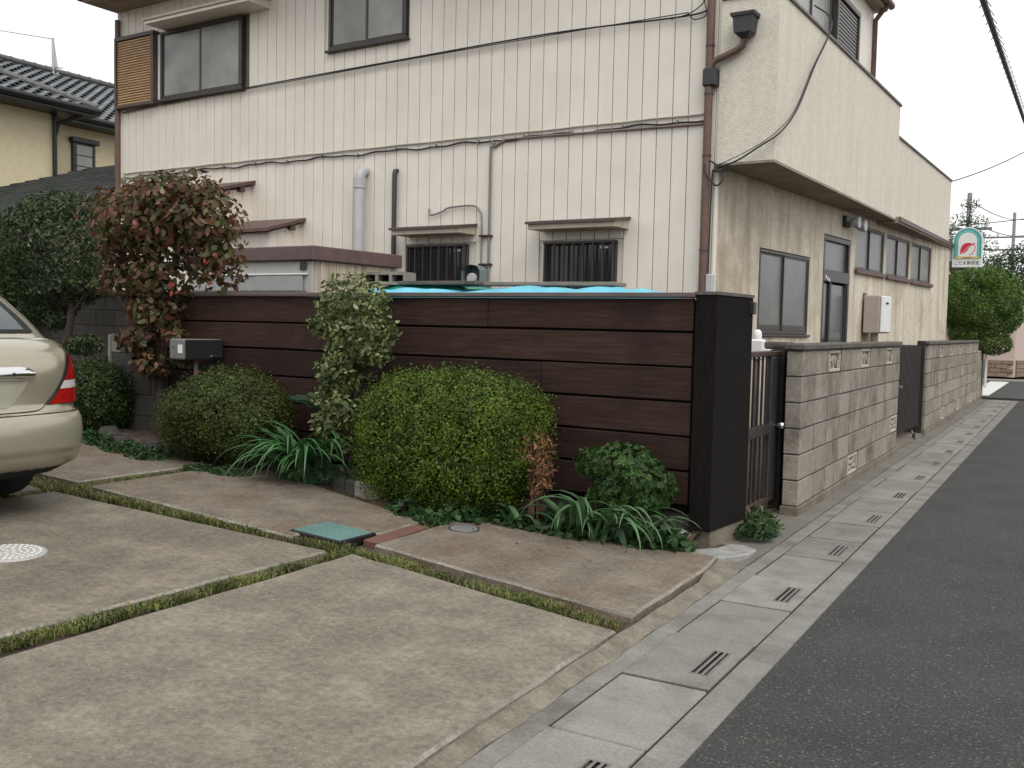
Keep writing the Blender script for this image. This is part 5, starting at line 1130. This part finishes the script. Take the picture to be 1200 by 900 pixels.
for r in range(nr):
    t0, t1 = r/nr, (r+1)/nr; l0, r0 = A.lerp(D_, t0), B_.lerp(D_, t0); l1, r1 = A.lerp(D_, t1), B_.lerp(D_, t1); cnt = max(1, int((r0-l0).length/.26))
    for k in range(cnt):
        s0, s1 = k/cnt, (k+.96)/cnt; p = [l0.lerp(r0, s0), l0.lerp(r0, s1), l1.lerp(r1, s1), l1.lerp(r1, s0)]; up_ = Vector((0, 0, .022+random.uniform(0, .008)))
        q._add([tuple(p[0]+up_), tuple(p[1]+up_), tuple(p[2]+Vector((0,0,.006))), tuple(p[3]+Vector((0,0,.006))), tuple(p[0]), tuple(p[1])], [(0,1,2,3), (4,5,1,0)])
q.build('shingles', M_shingle, lb, 'stuff')
MB().tube([(-19.2, -1.28, 2.86), (-10.2, -1.28, 2.86)], .06, 8).build('gutter', M_gutterB, lb)
for x in (-12.9, -11.6): MB().bbox(x-.05, x+.05, -.76, -.71, 0, 2.85).build('post', M_gutterB, lb)
MB().bbox(-15.2, -13.4, -.76, -.705, 1.2, 2.5).build('window', M_glassD, lb)
MB().tube([(-11.25, -.85, 0), (-11.25, -.85, 2.8)], .05, 10).build('downpipe', M_white, lb)

# ================================================================== STREET END ON THE RIGHT
sg_ = thing('shop_sign', 'arched teal and white projecting shop sign with red leaf emblem on the far house corner', 'sign', (-1.945, 21.30, 2.70))
def arch(w_, h_, n=14): r = w_/2; return [(-r, 0), (r, 0)]+[(r*math.cos(R(180*k/n)), h_-r+r*math.sin(R(180*k/n))) for k in range(n+1)]
def flat(name, pts, y0, y1, m, parent=sg_):
    q = MB(); n = len(pts); q._add([(x, y0, z) for x, z in pts]+[(x, y1, z) for x, z in pts], [tuple(range(n)), tuple(range(2*n-1, n-1, -1))]+[(i, n+i, n+(i+1) % n, (i+1) % n) for i in range(n)]); return q.build(name, m, parent)
M_sw = mat('sign_white', (.74, .76, .76), .35, .03); M_st = mat('sign_teal', (.06, .34, .33), .35, .05); M_sr = mat('sign_red', (.55, .02, .045), .35, .05); M_sy = mat('sign_yellow', (.62, .46, .14), .4, .05); M_sp = mat('sign_pale_teal', (.33, .60, .57), .35)
cs = flat('case', arch(.535, .78), -.07, .07, M_sw)
face = flat('face', [(x, z+.0) for x, z in arch(.50, .765)], -.0725, -.0705, M_sw)
def sh_(pts, dx, dz_): return [(x+dx, z+dz_) for x, z in pts]
flat('arch_band', sh_(arch(.495, .60), 0, .16), -.0745, -.073, M_st, face); flat('arch_stripe', sh_(arch(.40, .545), 0, .165), -.0765, -.075, M_sp, face)
flat('arch_band_inner', sh_(arch(.375, .53), 0, .166), -.0785, -.077, M_st, face); flat('inner_field', sh_(arch(.335, .505), 0, .17), -.0805, -.079, M_sw, face)
leaf = [(-.13, .25), (-.125, .34), (-.10, .42), (-.05, .465), (.02, .475), (.08, .455), (.12, .47), (.135, .455), (.10, .425), (.05, .40), (.02, .36), (-.01, .31), (-.05, .28), (-.09, .265)]
flat('leaf_emblem', leaf, -.0825, -.081, M_sr, face)
stem = [(.125, .43), (.128, .36), (.11, .30), (.075, .26), (.03, .245), (.03, .235), (.08, .245), (.122, .29), (.142, .36), (.138, .43)]
flat('leaf_emblem_tail', stem, -.0825, -.081, M_sr, face); flat('leaf_vein', [(-.12, .27), (-.06, .32), (0, .39), (.09, .44), (.09, .432), (.005, .375), (-.055, .305), (-.115, .262)], -.0845, -.083, mat('sign_pink', (.75, .38, .38), .4), face)
flat('yellow_strip', [(-.21, .165), (.21, .165), (.21, .205), (-.21, .205)], -.0865, -.085, M_sy, face)
for k in range(5): flat('small_print', [(-.085+k*.036, .175), (-.062+k*.036, .175), (-.062+k*.036, .197), (-.085+k*.036, .197)], -.0885, -.087, mat('sign_brown', (.20, .15, .07), .5), face)
fc = bpy.data.curves.new('lettering', 'FONT'); fc.body = 'こだま美容室'; fc.align_x = 'CENTER'; fc.size = .080; fc.extrude = .001
fo = bpy.data.objects.new('lettering_curve', fc); col.objects.link(fo); bpy.context.view_layer.update()
dg = bpy.context.evaluated_depsgraph_get(); fm_ = bpy.data.meshes.new_from_object(fo.evaluated_get(dg)); bpy.data.objects.remove(fo)
xs_f = [v.co.x for v in fm_.vertices]; wtxt = (max(xs_f)-min(xs_f)) if xs_f else 1; cx_ = (max(xs_f)+min(xs_f))/2 if xs_f else 0
lt = link('lettering', fm_, mat('sign_black', (.01, .01, .012), .4, 0), face); sx_ = .44/wtxt
lt.matrix_local = Matrix.Translation((-cx_*sx_, -.0745, .052)) @ Matrix.Rotation(R(90), 4, 'X') @ Matrix.Diagonal((sx_, sx_*1.1, 1, 1))
MB().bbox(-.40, -.275, -.05, .05, .12, .42, b=.008).build('bracket', M_lgrey, sg_)

def tree(name, label, base, trunk, crown, n, leaf, m, asp=.5, shell=.2, lump=.1, lf=6., seed=1., droop=0.):
    t = thing(name, label, 'tree', base, group=None); limb(t, [(0, 0, -.1), (.05, 0, trunk*.5), (0, .05, trunk)], .07, .045, 'trunk')
    for c, r in crown: limb(t, [(0, .02, trunk*.8), (c[0]*.5, c[1]*.5, (trunk*.8+c[2])/2), (c[0], c[1], c[2]+r[2]*.3)], .03, .008)
    P, Nn = blob_points(crown, n, shell, lump, lf, seed); quads('crown', leaves(P, Nn, np.full(len(P), leaf), np.full(len(P), leaf*asp), .5, droop), m, t, 'stuff'); return t
G_lime = leafmat('lime_leaf', [(.036,.085,.012), (.075,.145,.018), (.13,.21,.028), (.05,.105,.015)], .5, .3)
G_far = leafmat('far_leaf', [(.035,.055,.025), (.05,.075,.032), (.07,.09,.045), (.045,.062,.03)], .6, .25)
G_wisp = leafmat('wispy_leaf', [(.08,.12,.055), (.11,.15,.07), (.06,.10,.045)], .6, .35)
G_olive = leafmat('olive_leaf', [(.06,.08,.02), (.09,.10,.03), (.12,.12,.035)], .6, .3)
tree('garden_tree', 'bright lime green rounded tree overhanging the end of the block wall', (-2.25, 23.5, 0), 1.3, [(c, r) for c, r in [((.35+a[0], a[1], a[2]), b) for a, b in [((.05, 0, 1.95), (.62, .7, .62)), ((-.35, 0, 2.1), (.45, .6, .6)), ((.45, 0, 2.15), (.48, .6, .55)), ((.15, 0, 2.5), (.5, .5, .35)), ((.3, -.1, 1.55), (.42, .4, .35)), ((.62, 0, 1.8), (.28, .4, .35)), ((-.1, 0, 1.4), (.5, .5, .4)), ((.30, -.1, 1.22), (.42, .4, .24))]]], 46000, .055, G_lime, .5, .14, .09, 8.)
tree('garden_tree', 'olive green bush tree behind the bright lime green tree', (-1.75, 46.0, 0), 1.9, [((.0, 0, 3.0), (1.2, 1.0, 1.0)), ((1.2, 0, 3.1), (1.2, 1, .8)), ((-.9, 0, 2.7), (1, 1, .9))], 14000, .10, G_olive, .5, .2, .1, 5.)
tree('garden_tree', 'tall wispy pale green tree behind the shop sign', (-2.75, 28.2, 0), 2.6, [((-.1, 0, 3.5), (.5, .5, .5)), ((.15, 0, 4.3), (.55, .45, .25)), ((-.35, 0, 4.0), (.4, .4, .45)), ((.45, 0, 3.6), (.45, .4, .5)), ((.2, 0, 4.75), (.25, .2, .2)), ((.75, 0, 3.1), (.35, .35, .45)), ((-.4, 0, 2.9), (.5, .5, .6))], 3000, .085, G_wisp, .4, .45, .2, 4.)
tree('street_tree', 'dark spreading tree beyond the pink building', (-2.0, 50, 0), 2.5, [((0, 0, 4.2), (1.6, 1.4, 1.5)), ((1.2, 0, 4.5), (1.4, 1.2, 1.3)), ((-1.0, 0, 3.4), (1.2, 1.2, 1.5)), ((2.2, 0, 4.0), (1.3, 1.2, 1.5))], 14000, .14, G_far, .6, .22, .12, 3.)
tree('street_tree', 'dark dense tree filling the gap behind the house corner', (-4.6, 36, 0), 2.0, [((0, 0, 3.4), (1.3, 1.2, 1.6)), ((.9, 0, 3.0), (1.2, 1, 1.4)), ((-.8, 0, 3.8), (1.1, 1, 1.2))], 12000, .12, G_far, .6, .22, .12, 3.)
pk = thing('pink_building', 'low pink rendered building with brown brick base across the junction', 'building', (-1.70, 36.2, 0))
MB().prism([(-9, 0), (-.05, 0), (1.2, 5), (1.2, 9), (-9, 9)], .02, 2.75).build('wall', M_pink, pk)
bm_ = MB(); bm_.bbox(0, .34, -.05, .05, 0, .128, b=.01); bm_ = bm_.mesh('brick'); bm_.materials.append(M_brick)
for r in range(4):
    for k in range(7): inst('brick', bm_, pk, Matrix.Translation((-.06-(k+1)*.35+(.17 if r % 2 else 0)-.17, -.05, .03+r*.14)))
    for k in range(4): inst('brick', bm_, pk, Matrix.Translation((-.03+(k*.36+.1)*.243, .05+(k*.36+.1)*.97, .03+r*.14)) @ Matrix.Rotation(R(76), 4, 'Z'))
MB().prism([(-9.2, -.15), (.05, -.15), (1.4, 5), (1.4, 9.2), (-9.2, 9.2)], 2.752, 2.9).build('roof', M_grey, pk)
def pole(label, loc, h, arms, r=.12):
    t = thing('utility_pole', label, 'utility pole', loc); MB().tube([(0, 0, 0), (0, 0, h)], [r, r*.7], 10).build('mast', M_pole, t)
    for z, w_ in arms:
        a_ = MB().bbox(-w_, w_*.8, -.05, .05, z, z+.09).build('crossarm', M_grey, t)
        for x in (-w_*.95, -w_*.5, w_*.6): MB().lathe([(.04, 0), (.07, .08), (.05, .2)], 8, (x, 0, z+.09)).build('insulator', M_white, a_)
pole('far grey utility pole with crossarms above the dark trees', (-3.35, 62, 0), 8.3, ((6.9, 1.6), (6.2, 1.5)))
pole('grey utility pole standing behind the wispy tree', (-3.35, 36.5, 0), 6.15, ((4.9, .9),), .11)
def wire(label, pts, r, sag=0., hang=False):
    P = [Vector(p) for p in pts]; Q = []
    for i in range(len(P)-1):
        for k in range(14): t_ = k/14; v = P[i].lerp(P[i+1], t_); v.z -= sag*4*t_*(1-t_); Q.append(v)
    Q.append(P[-1]); t = thing('overhead_wire', label, 'wire', P[0]); Q = [v-P[0] for v in Q]; MB().tube(Q, r, 6).build('cable', M_wire, t)
    if hang:
        L = (Q[-1]-Q[0]).length
        for k in range(int(L/.42)):
            p = Q[0].lerp(Q[-1], k*.42/L); MB().tube([p+Vector((-.05, 0, -.035)), p+Vector((0, 0, .045)), p+Vector((.05, .02, -.03))], .005, 5).build('hanger', M_wire, t)
wire('thick black overhead cable with small hangers above the street', [(-.85, 6.5, 4.12), (-1.04, 20.46, 5.34), (-1.15, 34, 6.5)], .030, 0, True)
wire('thin overhead wire running along the street beside the thick cable', [(-.55, 8, 4.9), (-.95, 22, 6.6), (-1.3, 40, 8.8)], .008)
wire('thin overhead wire farthest over the road', [(-.30, 8, 4.9), (-.65, 22, 6.4), (-1.1, 40, 8.4)], .010)
wire('service wire leaving the far corner of the house', [(-2.33, 21.98, 4.50), (-1.45, 29.52, 6.25), (-.3, 39, 8.4)], .012, .05)
wire('low wire crossing behind the shop sign', [(-6, 40, 5.6), (-3.35, 36.5, 5.1), (1.5, 33, 5.4)], .014, .12)
wire('upper wire between the two utility poles', [(-3.35, 36.5, 5.9), (-3.0, 62, 7.9), (6, 75, 9)], .016, .2)
wire('second wire between the two utility poles', [(-2.9, 36.5, 5.0), (-2.6, 62, 7.1), (6, 73, 8.2)], .016, .2)
wire('wire passing above the cream house roof', [(-24, 9.5, 8.3), (-17.3, 13.7, 8.8), (-10, 18, 9.4)], .02)
wire('thin wire running to the roof antenna', [(-45, 22, 14), (-24.65, 17.35, 8.9)], .010)
